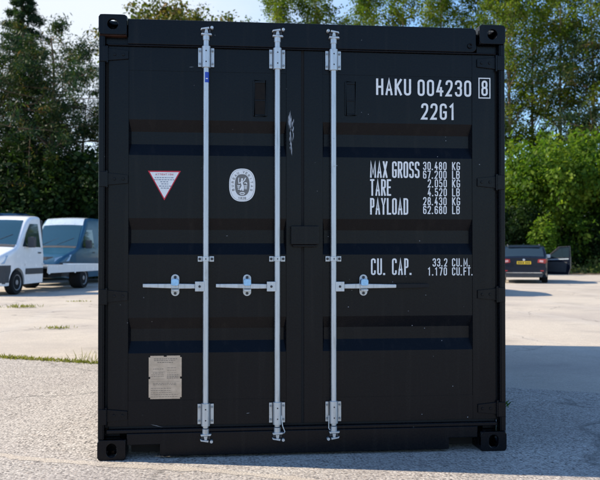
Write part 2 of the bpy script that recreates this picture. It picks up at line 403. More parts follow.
def ribbon(b, pts, sw, y, xf=lambda p: p):
    """flat stroke of width sw through 2-D points, lying at depth y facing -y"""
    q = [pts[0]]
    for p in pts[1:]:
        if (p - q[-1]).length > 1e-6: q.append(p)
    if len(q) < 2: return
    Ls, Rs = [], []
    for i, p in enumerate(q):
        d0 = (q[i] - q[i - 1]).normalized() if i > 0 else None
        d1 = (q[i + 1] - q[i]).normalized() if i < len(q) - 1 else None
        if d0 is None: d0 = d1
        if d1 is None: d1 = d0
        n0 = Vector((-d0.y, d0.x)); n1 = Vector((-d1.y, d1.x))
        m = n0 + n1
        m = n0 if m.length < 1e-4 else m.normalized()
        k = min(1 / max(0.3, m.dot(n0)), 2.2)
        Ls.append(p + m * sw / 2 * k); Rs.append(p - m * sw / 2 * k)
    LIFT[0] = (LIFT[0] + 1) % 7
    yy = y - LIFT[0] * 0.0001; nq = len(q)
    a = [b.bm.verts.new((xf(p).x, yy - 0.00009 * i / nq, xf(p).y)) for i, p in enumerate(Ls)]; c = [b.bm.verts.new((xf(p).x, yy - 0.00009 * i / nq, xf(p).y)) for i, p in enumerate(Rs)]
    for i in range(len(q) - 1):
        f = b.bm.faces.new((c[i], c[i + 1], a[i + 1], a[i])); f.material_index = b.mi
def letter(b, ch, x, z, w_, h, sw, y, xf=lambda p: p):
    for st in GL.get(ch, []):
        if ch == '.':
            c = Vector((x + w_ * 0.3, z + sw * 0.6)); ribbon(b, [c + Vector((0, -sw * .6)), c + Vector((0, sw * .6))], sw * 1.25, y, xf); continue
        ww, hh = w_ - sw, h - sw
        pts = [(x + sw / 2 + p[0] * ww, z + sw / 2 + p[1] * hh, *p[2:]) for p in st]
        pl = round_poly(pts, 0.52 * ww)
        ext = sw / 2                                              # let open ends reach the box
        if len(pl) > 1:
            pl[0] = pl[0] + (pl[0] - pl[1]).normalized() * ext * (1 if ch in '147AHIKLMNPRTUVXYEF' else 0.3)
            pl[-1] = pl[-1] + (pl[-1] - pl[-2]).normalized() * ext * (1 if ch in '147AHIKLMNPRTUVXYEF' else 0.3)
        ribbon(b, pl, sw, y, xf)
def write(name, text, x, z, pitch, w_, h, sw, y, mat, parent, spans=None):
    b = MB(); cx = x
    for ch in text:
        if ch == ' ': cx += pitch * .62; continue
        if ch == '.': letter(b, ch, cx - 0.15 * w_, z, w_, h, sw, y); cx += pitch * 0.62; continue
        wch = w_ * (1.26 if ch == 'M' else 0.9 if ch in 'EFLPT' else 1.0)
        letter(b, ch, cx, z, wch, h, sw, y); cx += pitch + (wch - w_)
    return b.build(name, mat, parent, merge=False, recalc=False)

# ------------------------------------------------------------------ the shipping container
W, L, H = 2.438, 6.058, 2.591
box_ = empty('shipping_container', (0, 0, 0.004))
tag(box_, 'black steel shipping container with white stencilled lettering and three silver locking bars', 'shipping container')

def casting(x0, y0, z0, sx, sy, sz):
    """corner casting whose outer corner is (x0,y0,z0); sx, sy, sz give the inward directions"""
    cw, cdp, chh, t = 0.162, 0.178, 0.118, 0.028
    b = MB()
    cx, cy, cz = x0 + sx * cw / 2, y0 + sy * cdp / 2, z0 + sz * chh / 2
    # end face (xz) with upright oval, side face (yz), top/bottom face (xy)
    M = Matrix.Translation((cx, y0, cz)) @ Matrix(((1, 0, 0, 0), (0, 0, sy, 0), (0, 1, 0, 0), (0, 0, 0, 1)))
    b.holed_plate(M, cw, chh, t, 0.058 if sz > 0 else 0.062, 0.079 if sz > 0 else 0.062, rc=0.016)
    M = Matrix.Translation((x0, cy + sy * t * .51, cz)) @ Matrix(((0, 0, sx, 0), (1, 0, 0, 0), (0, 1, 0, 0), (0, 0, 0, 1)))
    b.holed_plate(M, cdp - t * 1.02, chh - 0.004, t, 0.079, 0.058, rc=0.012)
    M = Matrix.Translation((cx, cy, z0)) @ Matrix(((1, 0, 0, 0), (0, 1, 0, 0), (0, 0, sz, 0), (0, 0, 0, 1)))
    b.holed_plate(M, cw - 0.02, cdp - 0.02, t * 0.9, 0.064, 0.124, rc=0.016)
    # closed inner faces
    xi, yi, zi = x0 + sx * cw, y0 + sy * cdp, z0 + sz * chh
    def bb(a, c, d, e_, f, g): b.box(min(a, c), max(a, c), min(d, e_), max(d, e_), min(f, g), max(f, g))
    bb(xi - sx * 0.010, xi, y0 + sy * 0.004, yi, z0 + sz * 0.006, zi)
    bb(x0 + sx * 0.004, xi - sx * 0.0105, yi - sy * 0.010, yi, z0 + sz * 0.006, zi)
    bb(x0 + sx * 0.004, xi - sx * 0.0105, y0 + sy * 0.004, yi - sy * 0.0105, zi - sz * 0.012, zi)
    return b.build('corner_casting', BLACK, box_, bevel=0.003)
for x0, sx in ((0, 1), (W, -1)):
    for y0, sy in ((0, 1), (L, -1)):
        for z0, sz in ((0, 1), (H, -1)): casting(x0, y0, z0, sx, sy, sz)

Z0, Z1 = 0.119, H - 0.119
for s in (0, 1):                                        # corner posts at the door end: flange, return, inner channel
    mx = (lambda x: x) if s == 0 else (lambda x: W - x)
    b = MB()
    def bx(xa, xb, *r): b.box(min(mx(xa), mx(xb)), max(mx(xa), mx(xb)), *r)
    bx(0.002, 0.029, 0.010, 0.020, Z0, Z1)
    bx(0.002, 0.010, 0.0205, 0.16, Z0, Z1)
    bx(0.029, 0.036, 0.012, 0.075, Z0, Z1)
    bx(0.0365, 0.12, 0.095, 0.105, Z0, Z1)
    for zz in (2.36, 1.63, 0.945, 0.25):                # lugs
        bx(0.0035, 0.050, 0.004, 0.0095, zz - 0.045, zz + 0.045)
    bx(0.0365, 0.1655, 0.050, 0.094, 2.425, Z1)
    b.build('corner_post', BLACK, box_, bevel=0.004)
    b = MB(); b.box(min(mx(0.002), mx(0.12)), max(mx(0.002), mx(0.12)), L - 0.12, L - 0.004, Z0, Z1)
    b.build('corner_post', BLACK, box_, bevel=0.004)

# header and sill
b = MB()
rr = 0.03; hx0, hx1, hz0, hz1 = 0.166, 2.262, 2.424, 2.572
def rrect(x0, x1, z0, z1, rad, n=5, corners=(1, 1, 1, 1)):
    pts = []
    for (cx, cz, a0), on in zip(((x1 - rad, z1 - rad, 0), (x0 + rad, z1 - rad, 90), (x0 + rad, z0 + rad, 180), (x1 - rad, z0 + rad, 270)), corners):
        if on:
            for k in range(n + 1):
                a = R(a0 + 90 * k / n); pts.append((cx + rad * math.cos(a), cz + rad * math.sin(a)))
        else:
            a = R(a0 + 45); pts.append((cx + rad * math.copysign(1, math.cos(a)), cz + rad * math.copysign(1, math.sin(a))))
    return pts
b.prism(rrect(hx0, hx1, hz0, hz1, rr, corners=(1, 0, 0, 1)), 0.020, 0.10)
b.box(0.05, W - 0.05, 0.024, 0.12, 2.4140, 2.4235)        # drip lip
b.build('door_header', BLACK, box_, bevel=0.004)
b = MB()                                                # small eye welded to the header
ring = [(2.222 + .013 * math.cos(R(a)), .0145, 2.462 + .013 * math.sin(R(a))) for a in range(20, 321, 30)]
for p, q in zip(ring[:-1], ring[1:]): b.cyl(p, q, .0042, seg=8)
b.build('tie_eye', BLACK, box_, smooth=True)
b = MB()                                                # gutter weld and rust under the casting
b.box(0.004, 0.160, 0.004, 0.05, 2.4655, 2.4715); b.build('rust_seam', RUST, box_)
b = MB()
nz = 0.083
b.prism([(0.166, nz), (0.181, nz), (0.357, nz), (0.357, 0.016), (2.084, 0.016), (2.084, nz), (2.262, nz), (2.262, 0.150), (0.166, 0.150)], 0.016, 0.075)
b.box(0.05, W - 0.05, 0.020, 0.11, 0.1505, 0.172)       # threshold plate
b.build('door_sill', BLACK, box_, bevel=0.004)
for xa, xb in ((0.183, 0.355), (2.086, 2.260)):
    b = MB(); b.box(xa, xb, 0.12, 0.14, 0.02, 0.149); b.build('fork_pocket', DARKHOLE, box_)

# doors --------------------------------------------------------------
YF = 0.045                                              # outer face of the door sheet
RECS = ((1.776, 1.986, 0.066, 0.072), (1.190, 1.405, 0.066, 0.066), (0.612, 0.820, 0.064, 0.072))
def make_door(xa, xb, ra, rb):
    b = MB(); zlo, zhi = 0.190, 2.412
    inset = 0.012; dep = 0.036
    # sheet with three pressed recesses
    levels = [zlo] + [v for r in reversed(RECS) for v in (r[0], r[1])] + [zhi]
    for i in range(len(levels) - 1):
        z0, z1 = levels[i], levels[i + 1]
        if i % 2 == 0: b.face([(ra, YF, z0), (rb, YF, z0), (rb, YF, z1), (ra, YF, z1)])
        else:
            dl, du = 0.068, 0.068
            o = [(ra, YF, z0), (rb, YF, z0), (rb, YF, z1), (ra, YF, z1)]
            n_ = [(ra + inset, YF + dep, z0 + dl), (rb - inset, YF + dep, z0 + dl), (rb - inset, YF + dep, z1 - du), (ra + inset, YF + dep, z1 - du)]
            b.face(n_)
            for k in range(4): b.face([o[k], o[(k + 1) % 4], n_[(k + 1) % 4], n_[k]])
    # frame members 3 mm proud
    yp = YF - 0.004
    b.box(xa, ra - 0.001, yp, YF + 0.045, zlo, zhi)
    b.box(rb + 0.001, xb, yp, YF + 0.045, zlo, zhi)
    b.box(ra, rb, yp + 0.0015, YF - 0.0005, 2.275, zhi)
    b.box(ra, rb, yp + 0.0015, YF - 0.0005, zlo, 0.335)
    b.box(xa + 0.01, xb - 0.01, YF + 0.046, YF + 0.055, zlo, zhi)
    return b
dl_ = make_door(0.055, 1.188, 0.171, 1.098)
# bare-metal scrape near the top of the left door's closing edge
rng = random.Random(8)
dl_.mi = 1
for k in range(70):
    t_ = rng.random(); zz = 1.800 + 0.225 * t_
    xx = 1.118 + 0.012 * (1 - t_) + rng.gauss(0, 0.0035) + (0.016 if rng.random() < 0.33 and 0.2 < t_ < 0.85 else 0)
    hh = rng.uniform(0.006, 0.030); ww = rng.uniform(0.0007, 0.0024)
    y = YF - 0.0047 - k * 0.00002
    dl_.face([(xx - ww, y, zz), (xx, y, zz - hh), (xx + ww, y, zz + hh * .2), (xx + ww * .3, y, zz + hh)])
for xx, zz, ln_, an in ((.30, .197, .075, -.25), (.42, .372, .03, .9), (.86, .25, .022, .1), (.74, 1.30, .012, .2), (.52, 2.30, .03, .05)):
    dx, dz = ln_ * math.cos(an), ln_ * math.sin(an); y = YF - 0.0049
    dl_.face([(xx, y, zz), (xx + dx * .5, y, zz + dz * .5 - .0011), (xx + dx, y, zz + dz), (xx + dx * .5, y, zz + dz * .5 + .0011)])
DOORL = dl_.build('container_door', [BLACK, SCUFF], box_)
DOORL['label'] = 'left door with two locking bars, warning triangle and data plate'
dr_ = make_door(1.206, 2.383, 1.319, 2.240)
dr_.mi = 1
for k in range(26):
    xx = rng.uniform(1.25, 2.30); zz = rng.uniform(0.2, 2.35); s_ = rng.uniform(0.0010, 0.0028); y = YF - 0.0048
    dr_.face([(xx - s_, y, zz), (xx, y, zz - s_), (xx + s_ * 1.6, y, zz + s_ * .3), (xx, y, zz + s_)])
DOORR = dr_.build('container_door', [BLACK, SCUFF], box_)
DOORR['label'] = 'right door carrying the white registration and weight lettering'
b = MB()                                                # gaskets
b.box(0.038, 0.0535, 0.055, 0.085, 0.18, 2.42); b.box(W - 0.0535, W - 0.038, 0.055, 0.085, 0.18, 2.42)
b.box(1.1885, 1.2055, 0.048, 0.09, 0.19, 2.415)
b.box(0.06, 2.38, 0.050, 0.09, 0.1735, 0.1885); b.box(0.06, 2.38, 0.050, 0.09, 2.4125, 2.4135)
b.build('door_gasket', RUBBER, box_)
b = MB()                                                # the box over the closing edge that guards the padlock
b.box(1.124, 1.290, -0.004, 0.0405, 1.250, 1.362)
b.box(1.135, 1.279, 0.004, 0.0400, 1.236, 1.2495)
b.build('lock_box', BLACK, box_, bevel=0.004)

for s, par in ((0, DOORL), (1, DOORR)):                 # four hinges each
    mx = (lambda x: x) if s == 0 else (lambda x: W - x)
    for zz in (2.36, 1.63, 0.945, 0.25):
        b = MB()
        pts = [(0.046, zz - 0.034), (0.168, zz - 0.022), (0.168, zz + 0.028), (0.046, zz + 0.040)]
        b.prism([(mx(x), z) for x, z in pts], 0.0300, 0.0405)
        b.cyl((mx(0.042), 0.030, zz - 0.048), (mx(0.042), 0.030, zz + 0.052), 0.011, seg=12)
        for bx_ in (0.09, 0.14): b.cyl((mx(bx_), 0.0245, zz + 0.003), (mx(bx_), 0.030, zz + 0.003), 0.009, seg=10)
        b.build('hinge', BLACK, par, bevel=0.002)

def handle_pocket(xa, xb, za, zb, par, deepmat):
    b = MB()
    t = 0.010; y0 = YF - 0.008
    b.box(xa, xa + t, y0, YF - .0004, za, zb); b.box(xb - t, xb, y0, YF - .0004, za, zb)
    b.box(xa + t, xb - t, y0, YF - .0004, zb - t * 1.6, zb); b.box(xa + t, xb - t, y0, YF - .0004, za, za + t)
    b.box(xa + t, xb - t, y0 + .002, YF - .0004, (za + zb) / 2 - 0.018, (za + zb) / 2 - 0.008)
    o = b.build('vent_cover', BLACK, par, bevel=0.003)
    b = MB(); b.box(xa + t, xb - t, YF - 0.0035, YF - 0.0008, za + t, zb - 1.6 * t); b.build('vent_grille', deepmat, par)
handle_pocket(0.898, 0.984, 2.016, 2.228, DOORL, BROWNBOX)
handle_pocket(1.452, 1.526, 2.030, 2.232, DOORR, BLACK)

# lettering ------------------------------------------------------------
YT = YF - 0.0052
YS = YF - 0.0016
write('code_lettering', 'HAKU', 1.645, 2.157, 0.0572, 0.0440, 0.100, 0.0128, YS, WHITEVINYL, DOORR)
write('code_lettering', '004230', 1.901, 2.156, 0.0582, 0.0440, 0.100, 0.0128, YS, WHITEVINYL, DOORR)
b = MB(); letter(b, '8', 2.299, 2.163, 0.0400, 0.094, 0.0122, YT)
fx0, fx1, fz0, fz1 = 2.284, 2.353, 2.150, 2.271
for p, q in (((fx0, fz0), (fx1, fz0)), ((fx1, fz0), (fx1, fz1)), ((fx1, fz1), (fx0, fz1)), ((fx0, fz1), (fx0, fz0))):
    d = (Vector(q) - Vector(p)).normalized() * 0.003
    ribbon(b, [Vector(p) - d, Vector(q) + d], 0.0062, YT)
b.build('check_digit', WHITEVINYL, DOORR, merge=False, recalc=False)
write('code_lettering', '22G1', 1.923, 2.012, 0.0578, 0.0440, 0.100, 0.0128, YS, WHITEVINYL, DOORR)
for tx, zz in (('MAX GROSS', 1.655), ('TARE', 1.546), ('PAYLOAD', 1.432)):
    write('weight_lettering', tx, 1.607, zz, 0.0352, 0.0292, 0.100, 0.0104, YS, WHITEVINYL, DOORR)
for tx, un, zz, x0 in (('30.480', 'KG', 1.705, 1.934), ('67.200', 'LB', 1.652, 1.934), ('2.050', 'KG', 1.599, 1.9625), ('4.520', 'LB', 1.545, 1.9625), ('28.430', 'KG', 1.490, 1.934), ('62.680', 'LB', 1.437, 1.934)):
    write('weight_lettering', tx, x0, zz, 0.0272, 0.0205, 0.0495, 0.0062, YS, WHITEVINYL, DOORR)
    write('weight_lettering', un, 2.1145, zz, 0.0282, 0.0215, 0.0495, 0.0062, YS, WHITEVINYL, DOORR)
write('capacity_lettering', 'CU.', 1.612, 1.067, 0.0380, 0.0290, 0.100, 0.0098, YS, WHITEVINYL, DOORR)
write('capacity_lettering', 'CAP.', 1.741, 1.067, 0.0375, 0.0290, 0.100, 0.0098, YS, WHITEVINYL, DOORR)
write('capacity_lettering', '33.2', 1.992, 1.1175, 0.0272, 0.0205, 0.0495, 0.0062, YS, WHITEVINYL, DOORR)
write('capacity_lettering', 'CU.M.', 2.113, 1.1175, 0.0272, 0.0205, 0.0495, 0.0062, YS, WHITEVINYL, DOORR)
write('capacity_lettering', '1.170', 1.962, 1.063, 0.0272, 0.0205, 0.0495, 0.0062, YS, WHITEVINYL, DOORR)
write('capacity_lettering', 'CU.FT.', 2.113, 1.063, 0.0272, 0.0205, 0.0495, 0.0062, YS, WHITEVINYL, DOORR)

# warning triangle
b = MB(); cx, zt, zb = 0.378, 1.690, 1.516; hw = 0.096
b.mi = 0
def tri(k, y):
    c = Vector((cx, zt - (zt - zb) * 0.36))
    pts = [Vector((cx - hw, zt)), Vector((cx, zb)), Vector((cx + hw, zt))]
    b.face([((c + (p - c) * k).x, y, (c + (p - c) * k).y) for p in pts])
tri(1.0, YF - 0.0010); b.mi = 1; tri(0.885, YF - 0.0014)
b.mi = 0
x = cx - 0.052
for ch in 'ATTENTION': letter(b, ch, x, 1.6635, 0.0088, 0.0105, 0.0019, YF - 0.0018); x += 0.0118
b.mi = 2
rng = random.Random(3)
for zz, hw_ in ((1.650, .056), (1.6375, .060), (1.6255, .024), (1.613, .018), (1.600, .030), (1.588, .020)):
    xx = cx - hw_
    while xx < cx + hw_:
        ww = rng.uniform(.006, .016); b.face([(xx, YF - .0018, zz - .0024), (xx + ww, YF - .0018, zz - .0024), (xx + ww, YF - .0018, zz + .0024), (xx, YF - .0018, zz + .0024)]); xx += ww + .004
ws = b.build('warning_sticker', [REDVINYL, WHITEVINYL, INK], DOORL, merge=False, recalc=False); ws.location.z = -0.006

# oval inspection seal
b = MB(); cx, cz = 0.836, 1.604; rx, rz = 0.0775, 0.098
def sup(rx_, rz_, n=56, pw=2.5):
    o = []
    for k in range(n):
        a = 2 * math.pi * k / n; c, s = math.cos(a), math.sin(a)
        o.append((cx + rx_ * math.copysign(abs(c) ** (2 / pw), c), cz + rz_ * math.copysign(abs(s) ** (2 / pw), s)))
    return o
def disc(rx_, rz_, y, mi): b.mi = mi; b.face([(p[0], y, p[1]) for p in sup(rx_, rz_)][::1])
Y0 = YF - 0.0008
disc(rx, rz, Y0, 0); disc(rx * .925, rz * .94, Y0 - .0003, 1); disc(rx * .905, rz * .925, Y0 - .0006, 0)
disc(rx * .56, rz * .66, Y0 - .0009, 1)
b.mi = 1
txt = 'BUREAU VERITAS'
for i, ch in enumerate(txt):                            # words run round the top of the ring
    if ch == ' ': continue
    a = R(202 - 224 * i / (len(txt) - 1)); c, s = math.cos(a), math.sin(a)
    px, pz = cx + rx * .735 * c, cz + rz * .79 * s
    ang = math.atan2(s / rz, c / rx) - math.pi / 2
    M = Matrix.Rotation(ang, 2)
    letter(b, ch, -.0055, -.0065, .011, .014, .0024, Y0 - .0012, xf=lambda p, M=M, px=px, pz=pz: M @ p + Vector((px, pz)))
for i, ch in enumerate('1828'): letter(b, ch, cx - .0235 + i * .0122, cz - rz * .875, .0100, .0145, .0024, Y0 - .0012)
b.mi = 0
V = Vector
def sk(pts, sw, y=Y0 - .0014): ribbon(b, [V((cx + p[0], cz + p[1])) for p in pts], sw, y)
sk([(-.003, .026), (-.002, .010), (.002, -.004), (-.004, -.018), (-.013, -.030)], .012)    # draped standing figure
sk([(.004, .0), (.006, -.018), (.003, -.034)], .010)
sk([(-.001, .027), (-.001, .040)], .011)
sk([(.002, .018), (.013, .028), (.020, .044)], .006)
sk([(-.005, .016), (-.020, .010), (-.022, .030), (-.020, .044)], .005)
sk([(-.030, -.004), (-.012, -.004)], .005); sk([(.012, -.004), (.030, -.004)], .005)
sk([(.012, .012), (.024, .014), (.028, .004)], .006)
sk([(-.028, -.013), (-.016, -.013)], .006); sk([(-.026, -.024), (-.018, -.024)], .006)
sk([(.014, -.013), (.028, -.013)], .006); sk([(.014, -.022), (.028, -.022)], .004)
sk([(-.016, -.050), (-.006, -.045), (.006, -.045), (.016, -.050)], .006); sk([(-.012, -.056), (.012, -.056)], .005)
b.build('inspection_seal', [WHITEVINYL, GREYVINYL], DOORL, merge=False, recalc=False)

# aluminium data plate with notched corners
b = MB(); x0, x1, z0, z1 = 0.290, 0.481, 0.354, 0.607; n_ = 0.009; zm = (z0 + z1) / 2; xm = (x0 + x1) / 2
pts = [(x0 + n_, z0), (x1 - n_, z0), (x1 - n_, z0 + n_), (x1, z0 + n_), (x1, zm - n_), (x1 - n_, zm - n_), (x1 - n_, zm + n_ * .4), (x1, zm + n_ * .4), (x1, z1 - n_), (x1 - n_, z1 - n_), (x1 - n_, z1),
       (xm + n_, z1), (xm + n_, z1 - n_ * .7), (xm - n_, z1 - n_ * .7), (xm - n_, z1), (x0 + n_, z1), (x0 + n_, z1 - n_), (x0, z1 - n_), (x0, zm + n_ * .4), (x0 + n_, zm + n_ * .4), (x0 + n_, zm - n_), (x0, zm - n_), (x0, z0 + n_), (x0 + n_, z0 + n_)]
b.prism(pts, YF - 0.0050, YF - 0.0042)
b.mi = 1
rng = random.Random(12)
def etch(xa, xb, z, h=.0026, gap=True):
    y = YF - .0053; xx = xa
    while xx < xb:
        ww = min(rng.uniform(.006, .016), xb - xx) if gap else xb - xx
        b.face([(xx, y, z), (xx + ww, y, z), (xx + ww, y, z + h), (xx, y, z + h)]); xx += ww + .0035
for k, (zz, a, c) in enumerate(((.587, .03, .165), (.577, .03, .155), (.566, .05, .14))): etch(x0 + a, x0 + c, zz, .0036)
for zz in (.512, .470, .455): etch(x0 + .012, x1 - .012 if zz < .47 else xm, zz, .0010, False)
for zz in (.505, .528): etch(x0 + .025, x0 + .085, zz)
for zz in (.505, .520, .535): etch(xm + .012, x1 - .03, zz, .002)
for zz in (.492, .482, .474): etch(xm + .01, x1 - .015, zz, .0034)
for zz in (.494, .484): etch(x0 + .015, xm - .01, zz)
for zz in (.444, .436): etch(x0 + .025, x1 - .03, zz)
for zz in (.415, .402, .390, .378, .366): etch(x0 + .012, x1 - (.06 if zz > .38 else .02), zz, .0024)
dp = b.build('data_plate', [ALU, ETCH], DOORL, merge=False); dp.location.z = -0.010

# locking bars -----------------------------------------------------------
YR, RR = 0.012, 0.0165
def locking_bar(x, side, zhandle, hend, xcatch, grip=None, label=None):
    b = MB(); b.cyl((x, YR, 0.175), (x, YR, 2.455), RR, seg=24)
    bar = b.build('locking_bar', GALV, box_, smooth=True)
    if label: bar['label'] = label
    for zc, hgt in ((2.356, 0.112), (0.254, 0.118)):    # end brackets: flanges with four bolts round a bearing
        b = MB()
        for s in (-1, 1):
            b.box(x + s * 0.0375 - 0.0095, x + s * 0.0375 + 0.0095, 0.028, 0.034, zc - hgt / 2, zc + hgt / 2)
        b.lathe([(RR + .0006, -hgt / 2 - .008), (RR + .009, -hgt / 2 - .008), (RR + .009, hgt / 2 + .006), (RR + .0006, hgt / 2 + .006)], 20, Matrix.Translation((x, YR, zc)))
        b.mi = 1
        for s in (-1, 1):
            for t in (-1, 1): b.cyl((x + s * 0.038, 0.0275, zc + t * hgt * .34), (x + s * 0.038, 0.019, zc + t * hgt * .34), 0.0062, seg=8)
        b.mi = 2
        for t in (-1, 1): b.cyl((x, YR - RR - .0080, zc + t * .032), (x, YR - RR - .0098, zc + t * .032), 0.0046, seg=8)
        b.build('bar_bracket', [GALV, GALVD, BOLT], bar, bevel=0.0015)
    b = MB()                                            # mid clamp
    for s in (-1, 1): b.box(x + s * .034 - .013, x + s * .034 + .013, .022, .034, 1.149, 1.181)
    b.lathe([(RR + .0005, -.014), (RR + .006, -.014), (RR + .006, .014), (RR + .0005, .014)], 20, Matrix.Translation((x, YR, 1.165)))
    b.mi = 1
    for s in (-1, 1): b.cyl((x + s * .036, .0215, 1.165), (x + s * .036, .014, 1.165), .008, seg=8)
    b.cyl((x, YR - RR - .0056, 1.165), (x, YR - RR - .0076, 1.165), .0042, seg=8)
    b.build('bar_clamp', [GALV, BOLT], bar, bevel=0.0015)
    for top in (1, 0):                                  # forked cam ends and their keepers
        zc = 2.505 if top else 0.118; d = 1 if top else -1
        b = MB()
        b.cyl((x, YR, zc - d * .052), (x, YR, zc - d * .020), RR + .003, seg=20)
        b.prism([(x - .030, zc - d * .022), (x + .034, zc - d * .024), (x + .030, zc - d * .014), (x - .026, zc - d * .012)][::d], -.010, .034)
        b.prism([(x - .010, zc - d * .011), (x + .012, zc - d * .011), (x + .008, zc + d * .012), (x - .006, zc + d * .012)][::d], -.006, .03)
        sd_ = side
        b.prism([(x - sd_ * .032, zc + d * .004), (x - sd_ * .028, zc + d * .016), (x + sd_ * .016, zc + d * .024), (x + sd_ * .018, zc + d * .013), (x - sd_ * .020, zc + d * .010)], -.012, .026)
        b.cyl((x + sd_ * .034, -.014, zc + d * .020), (x + sd_ * .034, .018, zc + d * .020), .009, seg=10)
        b.build('cam_end', GALV, bar, bevel=0.0012)
        b = MB()
        b.box(x - .026, x - .004, .004, .0195 if top else .0155, zc - .006, zc + .010); b.box(x + .014, x + .026, .004, .0195 if top else .0155, zc - .008, zc + .012)
        b.build('cam_keeper', BOLT, bar, bevel=0.002)
    # handle with hub
    b = MB(); sgn = -1 if hend < x else 1
    hx = x + sgn * 0.036
    b.box(hx - .0265, hx + .0265, -.004, .026, zhandle - .028, zhandle + .030)
    b.mi = 1; b.cyl((hx, -.0045, zhandle + .001), (hx, -.008, zhandle + .001), .0075, seg=10); b.mi = 0
    b.build('handle_hub', [GALV, BOLT], bar, bevel=0.006, seg=3)
    b = MB()
    xs = [hx + sgn * .0268, x + sgn * .16, hend if grip is None else grip]
    def strip(xa, xb, za, zb, ha, hb, ya=.006, yb=.016):
        b.prism([(xa, za - ha), (xb, zb - hb), (xb, zb + hb), (xa, za + ha)], ya, yb)
    zc = zhandle + .002
    strip(xs[0], xs[1], zc, zc + .001, .0135, .015); strip(xs[1], xs[2], zc + .001, zc + .005 * (grip is None), .0145, .0105)
    b.build('door_handle', GALV, bar, bevel=0.003)
    if grip is not None:
        b = MB(); strip(grip + .001, hend, zc, zc + .002, .0145, .012, .003, .019); b.build('handle_grip', RUBBER, bar, bevel=0.004)
    # catch plate with hook
    b = MB()
    b.prism(rrect(xcatch - .024, xcatch + .024, zhandle - .056, zhandle + .072, .0238, 8), .034, .0405)
    b.mi = 1
    b.prism(rrect(xcatch - .022, xcatch + .022, zhandle + .006, zhandle + .046, .012, 5), -.012, .0335)
    b.mi = 0
    b.box(xcatch - .020, xcatch + .022, -.006, .0335, zhandle - .026, zhandle - .0155)
    b.mi = 2
    for zz in (zhandle + .055, zhandle - .040): b.cyl((xcatch, .0335, zz), (xcatch, .026, zz), .0085, seg=10)
    b.build('handle_catch', [GALV, ZINCB, BOLT], bar, bevel=0.0015)
    return bar
ba = locking_bar(0.622, 1, 1.003, 0.257, 0.443, label='leftmost locking bar with small blue sticker')
bb_ = locking_bar(1.043, 1, 1.001, 0.681, 0.865)
bc = locking_bar(1.380, -1, 0.999, 1.962, 1.564, grip=1.760, label='right locking bar whose handle ends in a black grip')
b = MB()
rows = []
for zz in (2.203, 2.264):
    rows.append([(0.622 + (RR + .0006) * math.sin(R(a)), YR - (RR + .0006) * math.cos(R(a)), zz) for a in range(-25, 96, 10)])
b.grid(rows); b.mi = 1
b.grid([[(0.622 + (RR + .0010) * math.sin(R(a)), YR - (RR + .0010) * math.cos(R(a)), zz) for a in range(-5, 40, 10)] for zz in (2.222, 2.228)])
b.build('bar_sticker', [BLUEVINYL, WHITEVINYL], ba)
b = MB()                                               # seal wires hanging beside the lower brackets
for x, s in ((1.043, 1), (1.380, -1)):
    pass
for bar_, x, s in ((bb_, 1.043, 1), (bc, 1.380, -1)):
    b2 = MB(); pts = [(x + s * .024, .004, .24), (x + s * .030, -.004, .18), (x + s * .044, -.002, .145), (x + s * .036, .0, .135)]
    if s < 0: pts = [(x - .030, .004, .235), (x - .032, -.002, .16), (x - .024, .0, .15)]
    for p, q in zip(pts[:-1], pts[1:]): b2.cyl(p, q, .003, seg=6)
    b2.build('seal_wire', GALV, bar_, smooth=True)
b.bm.free()

# walls, roof, floor ------------------------------------------------------
def corr_path(a, bnd, pitch=0.278, dep=0.036):
    pts = []; x = a
    while x < bnd - 1e-6:
        for dx, d in ((0, 0), (0.070, 0), (0.138, dep), (0.208, dep)):
            if x + dx < bnd: pts.append((x + dx, d))
        x += pitch
    pts.append((bnd, 0)); return pts
for s in (0, 1):
    b = MB()
    path = corr_path(0.165, L - 0.125)
    X = (lambda d: 0.010 + d) if s == 0 else (lambda d: W - 0.010 - d)
    b.grid([[(X(d), y, zz) for y, d in path] for zz in (0.158, H - 0.10)])
    b.build('side_wall', BLACK, box_)
    for nm, za, zb in (('top_rail', H - 0.10, H - 0.030), ('bottom_rail', 0.045, 0.158)):
        b = MB(); xa, xb = (0.004, 0.064) if s == 0 else (W - 0.064, W - 0.004)
        b.box(xa, xb, 0.180, L - 0.180, za + .001, zb - .001); b.build(nm, BLACK, box_, bevel=0.004)
b = MB(); path = corr_path(0.125, W - 0.125)
b.grid([[(x, L - 0.012 - d, zz) for x, d in path] for zz in (0.15, H - 0.13)]); b.build('end_wall', BLACK, box_)
for za, zb in ((H - .128, H - .03), (.03, .149)):
    b = MB(); b.box(0.165, W - .165, L - .07, L - .006, za, zb); b.build('end_rail', BLACK, box_, bevel=0.004)
b = MB()
path = corr_path(0.11, L - 0.08, pitch=0.209 * 1.33, dep=0.018)
b.grid([[(x, y, H - 0.032 - d) for y, d in path] for x in (0.066, W - 0.066)]); b.build('roof_sheet', BLACK, box_)
b = MB(); b.box(0.07, W - .07, 0.15, L - .08, 0.10, 0.157); b.build('container_floor', DARKHOLE, box_)

